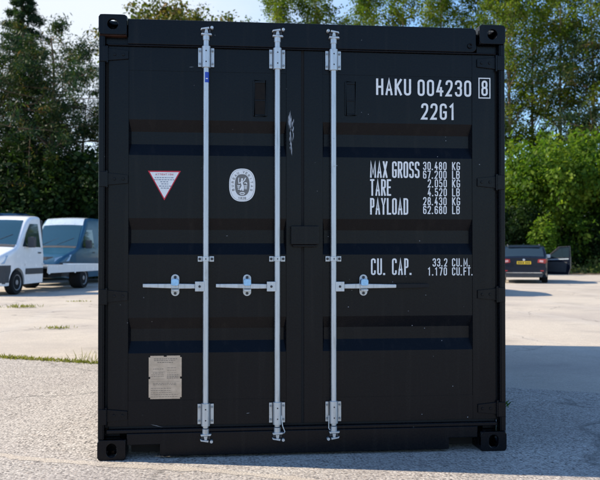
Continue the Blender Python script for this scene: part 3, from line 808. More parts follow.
# ------------------------------------------------------------------ vehicles
PAINT_WHITE = paint('white_vehicle_paint', (0.78, 0.79, 0.80), 0.25, coat=0.6, var=0.03)
PAINT_BLUE = paint('blue_vehicle_paint', (0.016, 0.085, 0.150), 0.35, metal=0.15, coat=0.3, var=0.06)
PAINT_NAVY = paint('navy_vehicle_paint', (0.03, 0.09, 0.20), 0.3, metal=0.3, coat=0.8, var=0.06)
PALE_GLEAM_TRIM = paint('pale_blue_gleam_trim', (0.55, 0.63, 0.70), 0.3, metal=0.2, coat=0.8, var=0.05)  # painted gleam for van roof front and car mirror; also pale door trim
PAINT_BLACK = paint('dark_blue_black_car_paint', (0.006, 0.010, 0.022), 0.3, metal=0.1, coat=0.12, spec=0.3, var=0.1)
PLASTIC = paint('grey_plastic', (0.055, 0.058, 0.064), 0.6, spec=0.3, var=0.1)
TYRE = paint('tyre', (0.014, 0.014, 0.015), 0.85, spec=0.2)
RIM = paint('wheel_rim', (0.30, 0.31, 0.33), 0.4, metal=0.6)
GLASSM, t_, p_ = new_mat('tinted_glass')
p_.inputs['Base Color'].default_value = (0.02, 0.035, 0.045, 1); p_.inputs['Roughness'].default_value = 0.04; p_.inputs['Specular IOR Level'].default_value = 0.9; p_.inputs['Coat Weight'].default_value = 0.5
GLASSS, t_, p_ = new_mat('windscreen_glass')
p_.inputs['Base Color'].default_value = (0.010, 0.045, 0.060, 1); p_.inputs['Roughness'].default_value = 0.06; p_.inputs['Specular IOR Level'].default_value = 0.9; p_.inputs['Coat Weight'].default_value = 0.8
LAMP = paint('headlamp_lens', (0.42, 0.50, 0.56), 0.15, metal=0.3, coat=0.8)
REDLAMP = paint('red_lamp_lens', (0.40, 0.015, 0.02), 0.2, coat=0.8)
PINKLAMP = paint('pale_lamp_lens', (0.62, 0.36, 0.36), 0.2, coat=0.8)
PLATE_Y = paint('yellow_plate', (0.75, 0.50, 0.02), 0.4)
PLATE_K = paint('plate_characters', (0.03, 0.03, 0.02), 0.5)
PLATE_W = paint('white_plate', (0.75, 0.75, 0.72), 0.4)
CHROME = paint('chrome', (0.7, 0.7, 0.72), 0.15, metal=0.9)

def interp(pts, x):
    if x <= pts[0][0]: return pts[0][1]
    for (a, za), (b_, zb) in zip(pts[:-1], pts[1:]):
        if x <= b_:
            f = (x - a) / (b_ - a); return za + (zb - za) * f
    return pts[-1][1]
def smooth_interp(pts, x, k=0.09):
    return (interp(pts, x - k) + 2 * interp(pts, x) + interp(pts, x + k)) / 4
class Shell:
    """car body: x runs from nose (0) to tail (len), y left, z up"""
    def __init__(s, top, bot, width, wheels, wr, tumble, belt, r=0.12):
        s.top, s.bot, s.width, s.wheels, s.wr, s.tum, s.belt, s.r = top, bot, width, wheels, wr, tumble, belt, r
    def zt(s, x): return smooth_interp(s.top, x, 0.06)
    def zb(s, x):
        z = interp(s.bot, x)
        for xw in s.wheels:
            d = abs(x - xw); ar = s.wr + 0.065
            if d < ar: z = max(z, s.wr + math.sqrt(ar * ar - d * d))
        return z
    def hw(s, x, z):
        h = interp(s.width, x)
        if z > s.belt: h -= s.tum * (z - s.belt)
        else: h -= 0.05 * max(0, (s.belt - z) / s.belt) ** 2
        return h
    def section(s, x):
        zt, zb = s.zt(x), s.zb(x); r = min(s.r, (zt - zb) * .45)
        pts = []
        n = 9
        for k in range(n + 1):
            z = zb + (zt - r - zb) * k / n; pts.append((s.hw(x, z), z))
        w0 = s.hw(x, zt - r)
        for k in range(1, 5):
            a = R(90 * k / 4.0); pts.append((w0 - r * (1 - math.cos(a)), zt - r + r * math.sin(a) - 0.03 * 0))
        we = w0 - r
        for k in range(1, 5):
            f = 1 - k / 4; pts.append((we * f, zt + 0.025 * (1 - f * f)))
        return pts
    def stations(s, x0, x1):
        xs = set(np.linspace(x0, x1, 46).tolist())
        for xw in s.wheels:
            ar = s.wr + 0.065
            for a in range(0, 181, 15): xs.add(xw + ar * math.cos(R(a)) * 0.9999)
            xs.add(xw - ar - .002); xs.add(xw + ar + .002)
        return sorted(x for x in xs if x0 <= x <= x1)
    def body(s, name, mats, parent, x0, x1):
        b = MB(); rows = []
        for x in s.stations(x0, x1):
            h = s.section(x)
            full = [(x, y, z) for y, z in h] + [(x, -y, z) for y, z in h[-2::-1]]
            rows.append(full)
        vv = b.grid(rows, close=True)
        b.cap(vv[0]); b.cap(vv[-1])
        return b.build(name, mats, parent, smooth=True)
    def side_patch(s, b, poly, sgn, off=0.006, sub=1):
        pts = []
        for (x, z) in poly: pts.append((x, sgn * (s.hw(x, z) + off), z))
        b.face(pts if sgn > 0 else pts[::-1])
    def top_patch(s, b, xa, xb, margin, off=0.008, n=10, ma=None):
        rows = []
        for k in range(n + 1):
            x = xa + (xb - xa) * k / n
            dz = (s.zt(x + .02) - s.zt(x - .02)) / .04; nn = Vector((-dz, 0, 1)).normalized() * off
            zt = s.zt(x); w0 = s.hw(x, zt - s.r) - s.r
            mg = margin if ma is None else ma + (margin - ma) * k / n
            rows.append([(x + nn.x, (w0 - mg) * f, zt + 0.025 * (1 - (f * (w0 - mg) / max(w0, .01)) ** 2) + nn.z) for f in (-1, -.66, -.33, 0, .33, .66, 1)])
        b.grid(rows)

def wheel(parent, x, y, r, wdt, sgn, dish=0.3):
    b = MB(); M = Matrix.Translation((x, y, r)) @ Matrix.Rotation(R(-90 * sgn), 4, 'X')
    b.lathe([(r * .62, -wdt / 2), (r * .93, -wdt / 2), (r, -wdt * .36), (r, wdt * .36), (r * .94, wdt / 2), (r * .66, wdt / 2), (r * .62, wdt * .42)], 28, M)
    o = b.build('wheel', TYRE, parent, smooth=True)
    b = MB()
    b.lathe([(r * .63, wdt * .40), (r * .655, wdt * .47), (r * .60, wdt * .46), (r * .50, wdt * .25), (r * .22, wdt * .28), (r * .20, wdt * .45), (r * .05, wdt * .47)], 24, M)
    b.mi = 1
    for k in range(8):
        a = 2 * math.pi * k / 8; q = M @ Vector((r * .42 * math.cos(a), r * .42 * math.sin(a), wdt * .285)); q2 = M @ Vector((r * .42 * math.cos(a), r * .42 * math.sin(a), wdt * .24))
        b.cyl(q2, q, r * .07, seg=8)
    b.build('rim', [RIM, TYRE], o, smooth=True)
    return o

def van(loc, heading, paintm, gleamm, label, group, kind='van', cat='van'):
    """kind van: panel van with high roof; truck: single cab with a flat dropside bed"""
    root = empty('flatbed_truck' if kind == 'truck' else 'panel_van', loc, heading + math.pi)   # local +x runs nose to tail
    tag(root, label, cat, group)
    zr = 2.27 if kind == 'truck' else 2.48
    ln = 2.52 if kind == 'truck' else 5.9
    rearx = 5.30 if kind == 'truck' else 4.65
    top = [(0, .78), (.10, 1.00), (.30, 1.12), (.95, 1.32), (1.10, 1.40), (1.72, 2.08), (1.98, zr - .04), (2.4, zr), (ln, zr - .01)]
    bot = [(0, .34), (.35, .26), (ln, .30)]
    width = [(0, .66), (.10, .84), (.35, .95), (.8, .99), (ln, 1.0)]
    wheels_ = [1.02] if kind == 'truck' else [1.02, rearx]
    sh = Shell(top, bot, width, wheels_, 0.345, 0.115, 1.15, 0.12)
    body = sh.body('body', paintm, root, 0.0, ln)
    # bumper and lower trim in grey plastic
    b = MB()
    rows = []
    for zz in (.32, .45, .60, .76):
        row = []
        for k in range(-8, 9):
            f = k / 8; x = (-.035 if zz < .7 else -.015) + .40 * abs(f) ** 3
            row.append((x, f * (interp(width, max(x + .05, 0)) + .02), zz))
        rows.append(row)
    b.grid(rows)
    b.build('front_bumper', PLASTIC, root, smooth=True)
    for s in (-1, 1):
        for xa, xb in (((1.46, 2.50),) if kind == 'truck' else ((1.46, 4.2), (5.1, 5.85))):
            b = MB(); sh.side_patch(b, [(xa, .56), (xb, .56), (xb, .73), (xa, .73)], s, .012); b.build('side_trim', PLASTIC, root)
        b = MB()                                           # bumper end running back to the wheel arch
        b.grid([[(x, s * (sh.hw(x, zz) + .014), zz) for x in np.linspace(.05, .585 + (.06 if zz > .6 else 0), 9)] for zz in (.35, .5, .66, .80 , .83)])
        b.build('bumper_end', PLASTIC, root, smooth=True)
    b = MB()                                               # grille
    rows = [[(-.008 + .10 * (zz - .70) / .34 + .05 * abs(f) ** 2, f * .46 * (1 + .1 * (zz - .7)), zz) for f in (-1, -.5, 0, .5, 1)] for zz in (.70, .82, .94, 1.03)]
    rows = [[(x - .012, y, z) for x, y, z in r] for r in rows]
    b.grid(rows); b.build('grille', PLASTIC, root)
    b = MB(); b.lathe([(.085, 0), (.085, .02), (.06, .024)], 20, Matrix.Translation((.015, 0, .90)) @ Matrix.Rotation(R(-75), 4, 'Y')); b.build('badge', CHROME, root)
    b = MB(); b.box(-.052, -.040, -.26, .26, .44, .55); b.build('number_plate', PLATE_W, root)
    for s in (-1, 1):
        b = MB()
        pts = [(.06, .60, .82), (.10, .60, 1.00), (.50, .955, 1.08), (.34, .955, .86)]
        rows = [[(.03, s * .56, .84), (.12, s * .76, .85), (.33, s * .972, .88)], [(.075, s * .56, .99), (.17, s * .77, 1.04), (.50, s * .985, 1.11)]]
        rows = [[(x - .01, y * 1.005, z) for x, y, z in r] for r in rows]
        b.grid(rows); b.build('headlight', LAMP, root, smooth=True)
    b = MB(); sh.top_patch(b, 1.10, 1.78, .03, .010, ma=-.03)
    b.build('windscreen', GLASSS, root, smooth=True)
    b = MB()                                              # black cowl with wipers
    sh.top_patch(b, 0.97, 1.09, -.02, .009, n=3)
    for yy in (-.1, .5):
        z0 = sh.zt(1.12) + .04
        b.cyl((1.12, yy, z0), (1.35, yy - .55, sh.zt(1.35) + .035), .006, seg=5)
    b.build('wiper_cowl', PLASTIC, root)
    win = [(1.32, 1.36), (1.60, 1.76), (1.86, 2.02), (2.34, 2.03), (2.38, 1.34)]
    for s in (-1, 1):
        b = MB(); sh.side_patch(b, win, s, .008); b.build('side_window', GLASSM, root)
        b = MB(); b.box(1.55, 1.67, s * 1.02 - .01, s * 1.02 + .01, 1.34, 1.40)
        mx = s * 1.13
        b.prism(rrect(mx - .10, mx + .10, 1.33, 1.64, .05), 1.50, 1.64, 'x')
        b.build('wing_mirror', PLASTIC, root, bevel=.01)
        b = MB(); sh.side_patch(b, [(2.18, 1.16), (2.36, 1.16), (2.36, 1.20), (2.18, 1.20)], s, .02)
        b.build('handle', PLASTIC, root)
        for xx, za, zb in ((1.42, .80, 1.34), (2.45, .80, 1.34)) + (((3.75, .80, 2.2),) if kind != 'truck' else ()):
            b = MB(); sh.side_patch(b, [(xx, za), (xx + .012, za), (xx + .012, zb), (xx, zb)], s, .004); b.build('shut_line', TYRE, root)
    for xw in [1.02, rearx]:
        for s in (-1, 1): wheel(root, xw, s * .86, .345, .24 if kind != 'truck' or xw < 2 else .40, s)
    b = MB()                                               # chassis, dark underside
    b.box(.4, ln - .05, -.70, .70, .30, .36)
    if kind == 'truck':
        for s in (-1, 1): b.box(2.3, 6.3, s * .38 - .05, s * .38 + .05, .52, .70)
        for s in (-1, 1): b.box(3.0, 3.9, s * .72 - .2, s * .72 + .2, .42, .68)
    else:
        for xw in wheels_: b.box(xw - .40, xw + .40, -.72, .72, .36, .80)
    b.build('chassis', TYRE, root)
    if kind == 'truck':
        b = MB(); b.box(ln + .002, ln + .07, -.94, .94, .55, 2.15); b.build('cab_back_panel', PLASTIC, root, bevel=.02)
        b = MB()
        b.box(2.68, 6.75, -1.04, 1.04, .71, .76)
        b.build('load_bed', GALVD, root)
        for s in (-1, 1):
            b = MB(); b.box(2.68, 6.75, s * 1.06 - .015, s * 1.06 + .015, .56, .80)
            for xx in (2.75, 4.55, 6.65): b.box(xx - .05, xx + .05, s * 1.082 - .006, s * 1.082 + .006, .53, .81)
            b.build('side_rail', PAINT_WHITE, root, bevel=.005)
        b = MB(); b.box(6.752, 6.78, -1.07, 1.07, .56, .80); b.build('tail_rail', PAINT_WHITE, root)
    else:
        if gleamm is not None:
            b = MB(); sh.top_patch(b, 1.80, 2.55, .0, .006, ma=-.02); b.build('roof_gleam', gleamm, root, smooth=True)  # sun and sky gleam over the windscreen, painted as a paler patch
        b = MB()
        for s in (-1, 1): b.box(ln + .001, ln + .012, s * .96 - .06, s * .96 + .06, .9, 1.35)
        b.build('tail_lamp', REDLAMP, root)
    return root

GV = 'vans and trucks parked on the left'
hd = lambda brg: R(brg + 90)                     # compass-like bearing counted anticlockwise from +y -> angle from +x
van((-6.08, 18.55, 0), hd(164.5), PAINT_WHITE, None, 'white flatbed truck with an open low bed, nearest of the vehicles on the left', GV, 'truck', 'truck')
van((-5.5, 25.3, 0), hd(163), PAINT_BLUE, PALE_GLEAM_TRIM, 'blue panel van seen behind the bed of the white truck', GV)
nv = van((-7.25, 28.3, 0), hd(193), PAINT_NAVY, None, 'dark blue panel van hidden behind the white truck cab but for its roof edge', GV)
nv.scale = (1.13, 1.13, 1.13)

def estate(loc, heading, label):
    root = empty('estate_car', loc, heading + math.pi); tag(root, label, 'car')
    LN = 4.68
    top = [(0, .62), (.12, .78), (.5, .88), (1.35, 1.00), (2.15, 1.38), (2.6, 1.455), (3.4, 1.46), (4.15, 1.40), (4.28, 1.36), (4.56, 1.00), (4.66, .97), (LN, .95)]
    bot = [(0, .34), (.3, .22), (4.3, .22), (LN, .36)]
    width = [(0, .62), (.2, .80), (.7, .90), (2.2, .915), (3.8, .905), (4.4, .87), (LN, .80)]
    sh = Shell(top, bot, width, [.92, 3.66], .33, .30, .95, .07)
    sh.body('body', PAINT_BLACK, root, 0, LN)
    b = MB(); sh.top_patch(b, 4.27, 4.57, .03, .008, n=6); b.build('rear_window', GLASSM, root, smooth=True)
    b = MB(); sh.top_patch(b, 1.42, 2.12, .03, .008); b.build('windscreen', GLASSM, root, smooth=True)
    for s in (-1, 1):
        b = MB()
        sh.side_patch(b, [(2.62, .98), (3.45, .99), (3.42, 1.36), (2.62, 1.36)], s, .006)
        sh.side_patch(b, [(3.52, .99), (4.18, 1.03), (3.98, 1.33), (3.50, 1.36)], s, .006)
        if s > 0: sh.side_patch(b, [(1.75, .97), (2.56, .98), (2.56, 1.36), (2.25, 1.34)], s, .006)
        b.build('side_window', GLASSM, root)
        b = MB(); pts = [(2.3, s * .60, 1.44), (2.5, s * .61, 1.50), (3.9, s * .60, 1.48), (4.1, s * .58, 1.41)]
        for p, q in zip(pts[:-1], pts[1:]): b.cyl(p, q, .018, seg=6)
        b.build('roof_rail', PLASTIC, root, smooth=True)
        b = MB()                                            # wrap-round tail lamps in two tones
        x = LN + .004
        b.prism([(s * .50, .80), (s * .79, .76), (s * .805, .93), (s * .52, .92)], x - .02, x + .012, 'x')
        b.mi = 1; b.prism([(s * .57, .82), (s * .70, .80), (s * .71, .885), (s * .58, .895)], x + .0125, x + .020, 'x'); b.mi = 0
        sh.side_patch(b, [(4.42, .80), (LN - .01, .77), (LN - .01, .93), (4.46, .95)], s, .006)
        b.build('tail_lamp', [REDLAMP, PINKLAMP], root, bevel=.004)
        b = MB(); b.prism(rrect(s * 1.0 - .09, s * 1.0 + .09, .95, 1.10, .04), 1.82, 1.92, 'x'); b.build('wing_mirror', PALE_GLEAM_TRIM if s > 0 else PAINT_BLACK, root, bevel=.01)  # right mirror is pale: its highlight is put into the colour
    b = MB(); x = LN
    b.prism([(-.80, .40), (.80, .40), (.83, .56), (.80, .63), (-.80, .63), (-.83, .56)], x + .001, x + .055, 'x')
    b.mi = 1; b.prism([(-.66, .25), (.66, .25), (.72, .395), (-.72, .395)], x + .001, x + .04, 'x')
    b.mi = 2; b.box(x + .0555, x + .060, -.66, .66, .40, .425); b.mi = 3
    for s in (-1, 1): b.box(x + .0555, x + .062, s * .66 - .06, s * .66 + .06, .47, .505)
    b.build('rear_bumper', [PAINT_BLACK, PLASTIC, CHROME, REDLAMP], root, bevel=.012)
    b = MB(); b.box(x + .002, x + .012, -.26, .26, .735, .845)
    b.mi = 1; rng = random.Random(5)
    for k in range(7):
        yy = -.205 + k * .062 + (.03 if k > 3 else 0); b.box(x + .0125, x + .0135, yy - .018, yy + .018, .757, .823)
    b.build('number_plate', [PLATE_Y, PLATE_K], root)
    b = MB(); b.lathe([(.045, 0), (.045, .012), (.03, .016)], 18, Matrix.Translation((x + .002, 0, .90)) @ Matrix.Rotation(R(90), 4, 'Y')); b.build('badge', CHROME, root)
    b = MB(); b.prism([(4.02, 1.42), (4.30, 1.36), (4.33, 1.385), (4.10, 1.455)], -.58, .58, 'y'); b.build('roof_spoiler', PAINT_BLACK, root, bevel=.01)
    b = MB(); b.prism([(3.85, 1.46), (4.0, 1.45), (3.99, 1.51), (3.95, 1.52)], -.02, .02, 'y'); b.build('aerial_fin', PAINT_BLACK, root)
    for xw in (.92, 3.66):
        for s in (-1, 1): wheel(root, xw, s * .79, .33, .22, s)
    b = MB(); b.box(.4, 4.3, -.68, .68, .24, .34)
    for xw in (.92, 3.66): b.box(xw - .38, xw + .38, -.64, .64, .34, .66)
    b.build('chassis', TYRE, root)
    # open driver's door, hinged at the front on the right-hand (local +y as x runs nose to tail)
    return root, sh
car, shc = estate((13.95, 30.1, 0), hd(-20.0), 'dark estate car with yellow rear number plate and its right door open')
# open front door: local frame at the hinge; the leaf swings out to the right of the car
def car_door(root):
    s = 1
    piv = Vector((1.72, .905 * s, 0)); ang = R(62)
    M = Matrix.Translation(piv) @ Matrix.Rotation(ang * s, 4, 'Z')
    b = MB()
    def lf(poly, ya, yb, mi):
        b.mi = mi
        A = [b.bm.verts.new(M @ Vector((x, ya, z))) for x, z in poly]; B = [b.bm.verts.new(M @ Vector((x, yb, z))) for x, z in poly]
        n = len(poly)
        for i in range(n):
            f = b.bm.faces.new((A[i], A[(i + 1) % n], B[(i + 1) % n], B[i])); f.material_index = mi
        b.cap(A[::-1]); b.cap(B)
    lf([(0, .30), (.98, .28), (1.08, .55), (1.08, .98), (0, .95)], -.05, .05, 0)
    lf([(.0, .951), (.06, .956), (.60, 1.36), (1.02, 1.40), (1.02, .982), (1.08, .981), (1.06, 1.44), (.58, 1.41)], -.02, .02, 0)
    d = b.build('front_door', [PAINT_BLACK], root, bevel=.008)
    b = MB(); lf([(.07, .957), (.61, 1.355), (1.015, 1.395), (1.015, .983)], -.004, .004, 0); b.build('door_window', GLASSM, d)
    b = MB(); lf([(.06, .86), (1.02, .90), (1.02, .94), (.06, .91)], -.058, -.0505, 0); lf([(.10, .40), (.9, .38), (.95, .80), (.10, .80)], -.056, -.0505, 1); b.build('door_trim', [PALE_GLEAM_TRIM, PLASTIC], d)
car_door(car)
car2, _ = estate((8.15, 21.9, 0), hd(-12), 'dark estate car out of sight behind the container, its shadow on the yard beside it')

# ------------------------------------------------------------------ vegetation
def spot(px, depth):
    """ground position at a bearing (given by the old survey's picture column) and a distance ahead"""
    x = (px - 300) / 833.0 * depth
    return (CAM.x + x * math.cos(HEAD) + depth * math.sin(HEAD), CAM.y - x * math.sin(HEAD) + depth * math.cos(HEAD))

def quads_mesh(name, P, A, B, mat, bend=None):
    """diamond leaves: P centres, A half long axis, B half short axis"""
    n = len(P)
    v = np.empty((n, 4, 3), np.float32)
    v[:, 0] = P - A; v[:, 1] = P + B; v[:, 2] = P + A; v[:, 3] = P - B
    me = bpy.data.meshes.new(name)
    me.vertices.add(4 * n); me.vertices.foreach_set('co', v.ravel())
    me.loops.add(4 * n); me.loops.foreach_set('vertex_index', np.arange(4 * n, dtype=np.int32))
    me.polygons.add(n); me.polygons.foreach_set('loop_start', np.arange(0, 4 * n, 4, dtype=np.int32))
    me.update(calc_edges=True); me.materials.append(mat)
    return me
def unit(v): return v / np.maximum(np.linalg.norm(v, axis=1, keepdims=True), 1e-9)
def leaves(name, P, out, size, aspect, mat, rng, outw=0.6, up=0.35, var=0.35):
    n = len(P)
    nrm = unit(rng.normal(size=(n, 3)) * 0.75 + out * outw + np.array([0, 0, up]))
    t = unit(np.cross(nrm, rng.normal(size=(n, 3)))); bt = np.cross(nrm, t)
    s = (size * (1 + var * rng.normal(size=(n, 1)))).clip(size * .4, size * 1.9)
    return quads_mesh(name, P, t * s * .5, bt * s * .5 * aspect, mat)
class Tubes:
    def __init__(s): s.b = MB()
    def path(s, pts, r0, r1, seg=6):
        rows = []; n = len(pts)
        for i, p in enumerate(pts):
            d = Vector(pts[min(i + 1, n - 1)]) - Vector(pts[max(i - 1, 0)])
            q = d.to_track_quat('Z', 'Y'); r = r0 + (r1 - r0) * i / (n - 1)
            rows.append([Vector(p) + q @ Vector((r * math.cos(2 * math.pi * k / seg), r * math.sin(2 * math.pi * k / seg), 0)) for k in range(seg)])
        s.b.grid(rows, close=True)
    def mesh(s, name, mat):
        me = bpy.data.meshes.new(name); s.b.bm.to_mesh(me); s.b.bm.free(); me.materials.append(mat); me.shade_smooth(); return me

def grow(seed, H, r0, first, nl, reach, rise, twigs, per, size, aspect, leafm, barkm, lean=(0, 0), droop=0.0, spread=0.35, shape=None, outw=.3, forks=1, wob=.12):
    """one tree: returns (trunk mesh, crown mesh)"""
    rng = np.random.default_rng(seed); T = Tubes()
    pts = []
    for k in range(13):
        f = k / 12
        pts.append(np.array([lean[0] * f * H + wob * math.sin(f * 5 + seed) * f, lean[1] * f * H + wob * math.cos(f * 4 + seed * 2) * f, f * H]))
    T.path(pts, r0, r0 * .12, 8)
    at = lambda f: pts[min(int(f * 12), 11)] * (1 - (f * 12 - min(int(f * 12), 11))) + pts[min(int(f * 12), 11) + 1] * (f * 12 - min(int(f * 12), 11))
    LP, LO = [], []
    for i in range(nl):
        f = first + (1 - first) * ((i + rng.uniform(0, 1)) / nl) * .98
        base = at(f); az = i * 2.39996 + rng.uniform(-.5, .5)
        rel = (f - first) / (1 - first)
        ln = reach * (shape(rel) if shape else (1 - .65 * rel)) * rng.uniform(.65, 1.25)
        el = rise * rng.uniform(.7, 1.25) * (1 + .3 * rel)
        d = np.array([math.cos(az) * math.cos(el), math.sin(az) * math.cos(el), math.sin(el)])
        lp = [base]
        for k in range(1, 6):
            g = k / 5
            lp.append(base + d * ln * g + np.array([rng.normal() * .05 * ln, rng.normal() * .05 * ln, -droop * ln * g * g]))
        rl = max(r0 * (1 - f) * .45, .014)
        T.path(lp, rl, .006, 5)
        for j in range(twigs):
            g = .25 + .75 * (j + rng.uniform()) / twigs
            k = min(int(g * 5), 4); b0 = lp[k] + (lp[k + 1] - lp[k]) * (g * 5 - k)
            td = unit((d * .7 + rng.normal(size=3) * .75 + np.array([0, 0, .15 - droop]))[None])[0]
            tl = ln * .38 * rng.uniform(.5, 1.2) * (1.15 - g * .5)
            b1 = b0 + td * tl
            T.path([b0, (b0 + b1) / 2 + rng.normal(size=3) * .03, b1], max(rl * .4, .008), .004, 4)
            h = rng.uniform(.15, 1.1, size=(per, 1))
            P = b0 + (b1 - b0) * h + rng.normal(size=(per, 3)) * spread * np.array([1, 1, .75]) * (.5 + .5 * tl)
            LP.append(P); LO.append(np.repeat(unit((P.mean(0) - at(min(f, .95)))[None]), per, 0))
    P = np.concatenate(LP); O = np.concatenate(LO)
    return T.mesh('trunk', barkm), leaves('crown', P, O, size, aspect, leafm, rng, outw=outw)

def bush(seed, rx, ry, h, n, size, leafm, lobes=9, stems=6, aspect=.62):
    """shrub: leaf-sized faces massed on an uneven set of lobes, with stems inside"""
    rng = np.random.default_rng(seed); T = Tubes(); LP, LO = [], []
    for k in range(lobes):
        a = rng.uniform(0, 2 * math.pi); q = math.sqrt(rng.uniform(0, 1)) * .72
        zc = h * rng.uniform(.18, .80) * (1 - .35 * q); c = np.array([rx * q * math.cos(a), ry * q * math.sin(a), zc])
        rad = np.array([rx, ry, h * .55]) * (rng.uniform(.17, .30) if lobes > 20 else rng.uniform(.26, .46))
        m = n // lobes
        d = unit(rng.normal(size=(m, 3))); rr_ = rng.uniform(.55, 1.0, size=(m, 1)) ** .6 * (1 + .22 * np.sin(d[:, :1] * 9 + k) * np.cos(d[:, 2:] * 7 + k))
        P = c + d * rad * rr_ + rng.normal(size=(m, 3)) * size * .7
        keep = P[:, 2] > .02
        LP.append(P[keep]); LO.append(d[keep])
        # sprays that break the outline
        for j in range(7):
            d0 = unit((rng.normal(size=3) + np.array([0, 0, .6]))[None])[0]; s0 = c + d0 * rad * .9; e0 = s0 + d0 * rng.uniform(.25, .8) * h * .16
            m2 = 26; hh = rng.uniform(0, 1, size=(m2, 1)); LP.append(s0 + (e0 - s0) * hh + rng.normal(size=(m2, 3)) * size * .9); LO.append(np.repeat(d0[None], m2, 0))
        if k < stems: T.path([np.array([c[0] * .25, c[1] * .25, 0]), c * np.array([.6, .6, .55]), c], .05, .015, 5)
    P = np.concatenate(LP); O = np.concatenate(LO); P[:, 2] = np.maximum(P[:, 2], .03)
    return T.mesh('stem', BARK), leaves('foliage', P, O, size, aspect, leafm, rng, outw=.55, up=.8)

def plant(name, meshes, parts, xy, rz, sc, label, cat, group, z=0.1):
    r = empty(name, (xy[0], xy[1], z), rz); r.scale = (sc, sc, sc) if isinstance(sc, (int, float)) else sc
    tag(r, label, cat, group)
    for nm, me in zip(parts, meshes): link_mesh(nm, me, r)
    return r

spread_top = lambda f: .55 + .75 * math.sin(min(f, 1) * 2.6) - .45 * f * f
TALL = [grow(11 + k, 18.5, .19, .33, 42, 3.0, .80, 9, 52, .135, .62, LEAF_TALL, BARKP, lean=(.02 * (k - 1), .01), spread=.23, shape=spread_top) for k in range(3)]
cone_ = lambda f: max(.10, 1.05 - .95 * f) * (1 + .25 * math.sin(f * 17))
flat_ = lambda f: (.55 + .65 * math.sin(f * 3.0)) * (1 + .3 * math.sin(f * 23))
SPIRE = grow(31, 14.2, .20, .12, 96, 2.7, .06, 8, 58, .18, .22, NEEDLE, BARK, droop=.12, spread=.17, shape=cone_)
PINE = [grow(41 + k, 11.0, .24, .30, 50, 3.4, .18, 9, 92, .17, .24, NEEDLE, BARK, lean=(-.07 + .1 * k, .0), droop=.14, spread=.17, shape=flat_, wob=.3) for k in range(2)]
COPPER = grow(51, 12.6, .22, .25, 44, 3.3, .7, 8, 42, .18, .6, LEAF_RED, BARK, spread=.28, shape=spread_top)
BUSH = [bush(61 + k, 3.6, 2.6, 7.6, 17000, .19, LEAF_BUSH, lobes=34) for k in range(2)]
LOWB = bush(71, 2.6, 1.8, 3.6, 9000, .17, LEAF_BUSH, lobes=9)
DARK = [bush(81 + k, 3.6, 2.4, 6.0, 12000, .19, LEAF_DARK, lobes=14) for k in range(2)]

TC = ('trunk', 'crown'); SF = ('stem', 'foliage')
# tall slender trees on the right, then those whose tops show over the container
tall = [(513, 58, 0, 1.08, 'tall slender tree just right of the container edge with pale trunk'),
        (535, 62, 1, 1.12, 'tall slender tree with a forked thin trunk behind the dark car'),
        (563, 59, 2, 1.10, 'tall slender tree rising behind the open car door'),
        (592, 57, 1, 1.08, 'rightmost tall slender tree with a thick pale trunk'),
        (478, 62, 2, 1.12, 'tall tree showing above the right corner casting of the container'),
        (440, 64, 0, 1.15, 'tall green tree showing above the right door of the container'),
        (402, 61, 1, 1.08, 'yellow-green treetop over the lettering side of the container'),
        (362, 63, 2, 1.10, 'green treetop just right of the right locking bar'),
        (322, 60, 0, 1.06, 'green treetop over the middle of the container'),
        (284, 59, 2, 1.02, 'green treetop above the middle locking bar beside a gap of sky'),
        (630, 58, 0, 1.08, 'tall tree at the right edge of the view')]
for i, (px, d, k, sc, lb) in enumerate(tall):
    plant('tall_tree', TALL[k], TC, spot(px, d), i * 1.7, sc, lb, 'tree', 'tall slender trees behind the yard')
plant('copper_tree', COPPER, TC, spot(205, 50), .4, 1.12, 'coppery leaved tree showing above the left door of the container', 'tree', 'coppery trees')
plant('copper_tree', COPPER, TC, spot(160, 48), 2.2, 1.12, 'coppery leaved treetop right beside the upper left corner casting', 'tree', 'coppery trees')
# conifers on the left
plant('spire_conifer', SPIRE, TC, spot(24, 40), 0, 1.0, 'spiky conifer with the highest pointed top on the left', 'tree', None)
plant('pine_tree', PINE[0], TC, spot(56, 38), 1.0, .98, 'dark conifer with a leaning bare trunk behind the blue van', 'tree', 'dark conifers on the left')
plant('pine_tree', PINE[1], TC, spot(84, 40), 4.4, .74, 'shorter dark conifer close to the left edge of the container', 'tree', 'dark conifers on the left')
plant('pine_tree', PINE[1], TC, spot(2, 39), 2.8, .92, 'dark conifer at the far left edge of the view', 'tree', 'dark conifers on the left')
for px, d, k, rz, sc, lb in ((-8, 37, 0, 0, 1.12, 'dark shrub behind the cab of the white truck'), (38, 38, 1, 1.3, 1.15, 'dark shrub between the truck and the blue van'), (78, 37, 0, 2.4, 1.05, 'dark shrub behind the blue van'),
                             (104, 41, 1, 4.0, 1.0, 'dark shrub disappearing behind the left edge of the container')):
    plant('dark_shrub', DARK[k], SF, spot(px, d), rz, sc, lb, 'shrub', 'dark shrubs under the conifers')
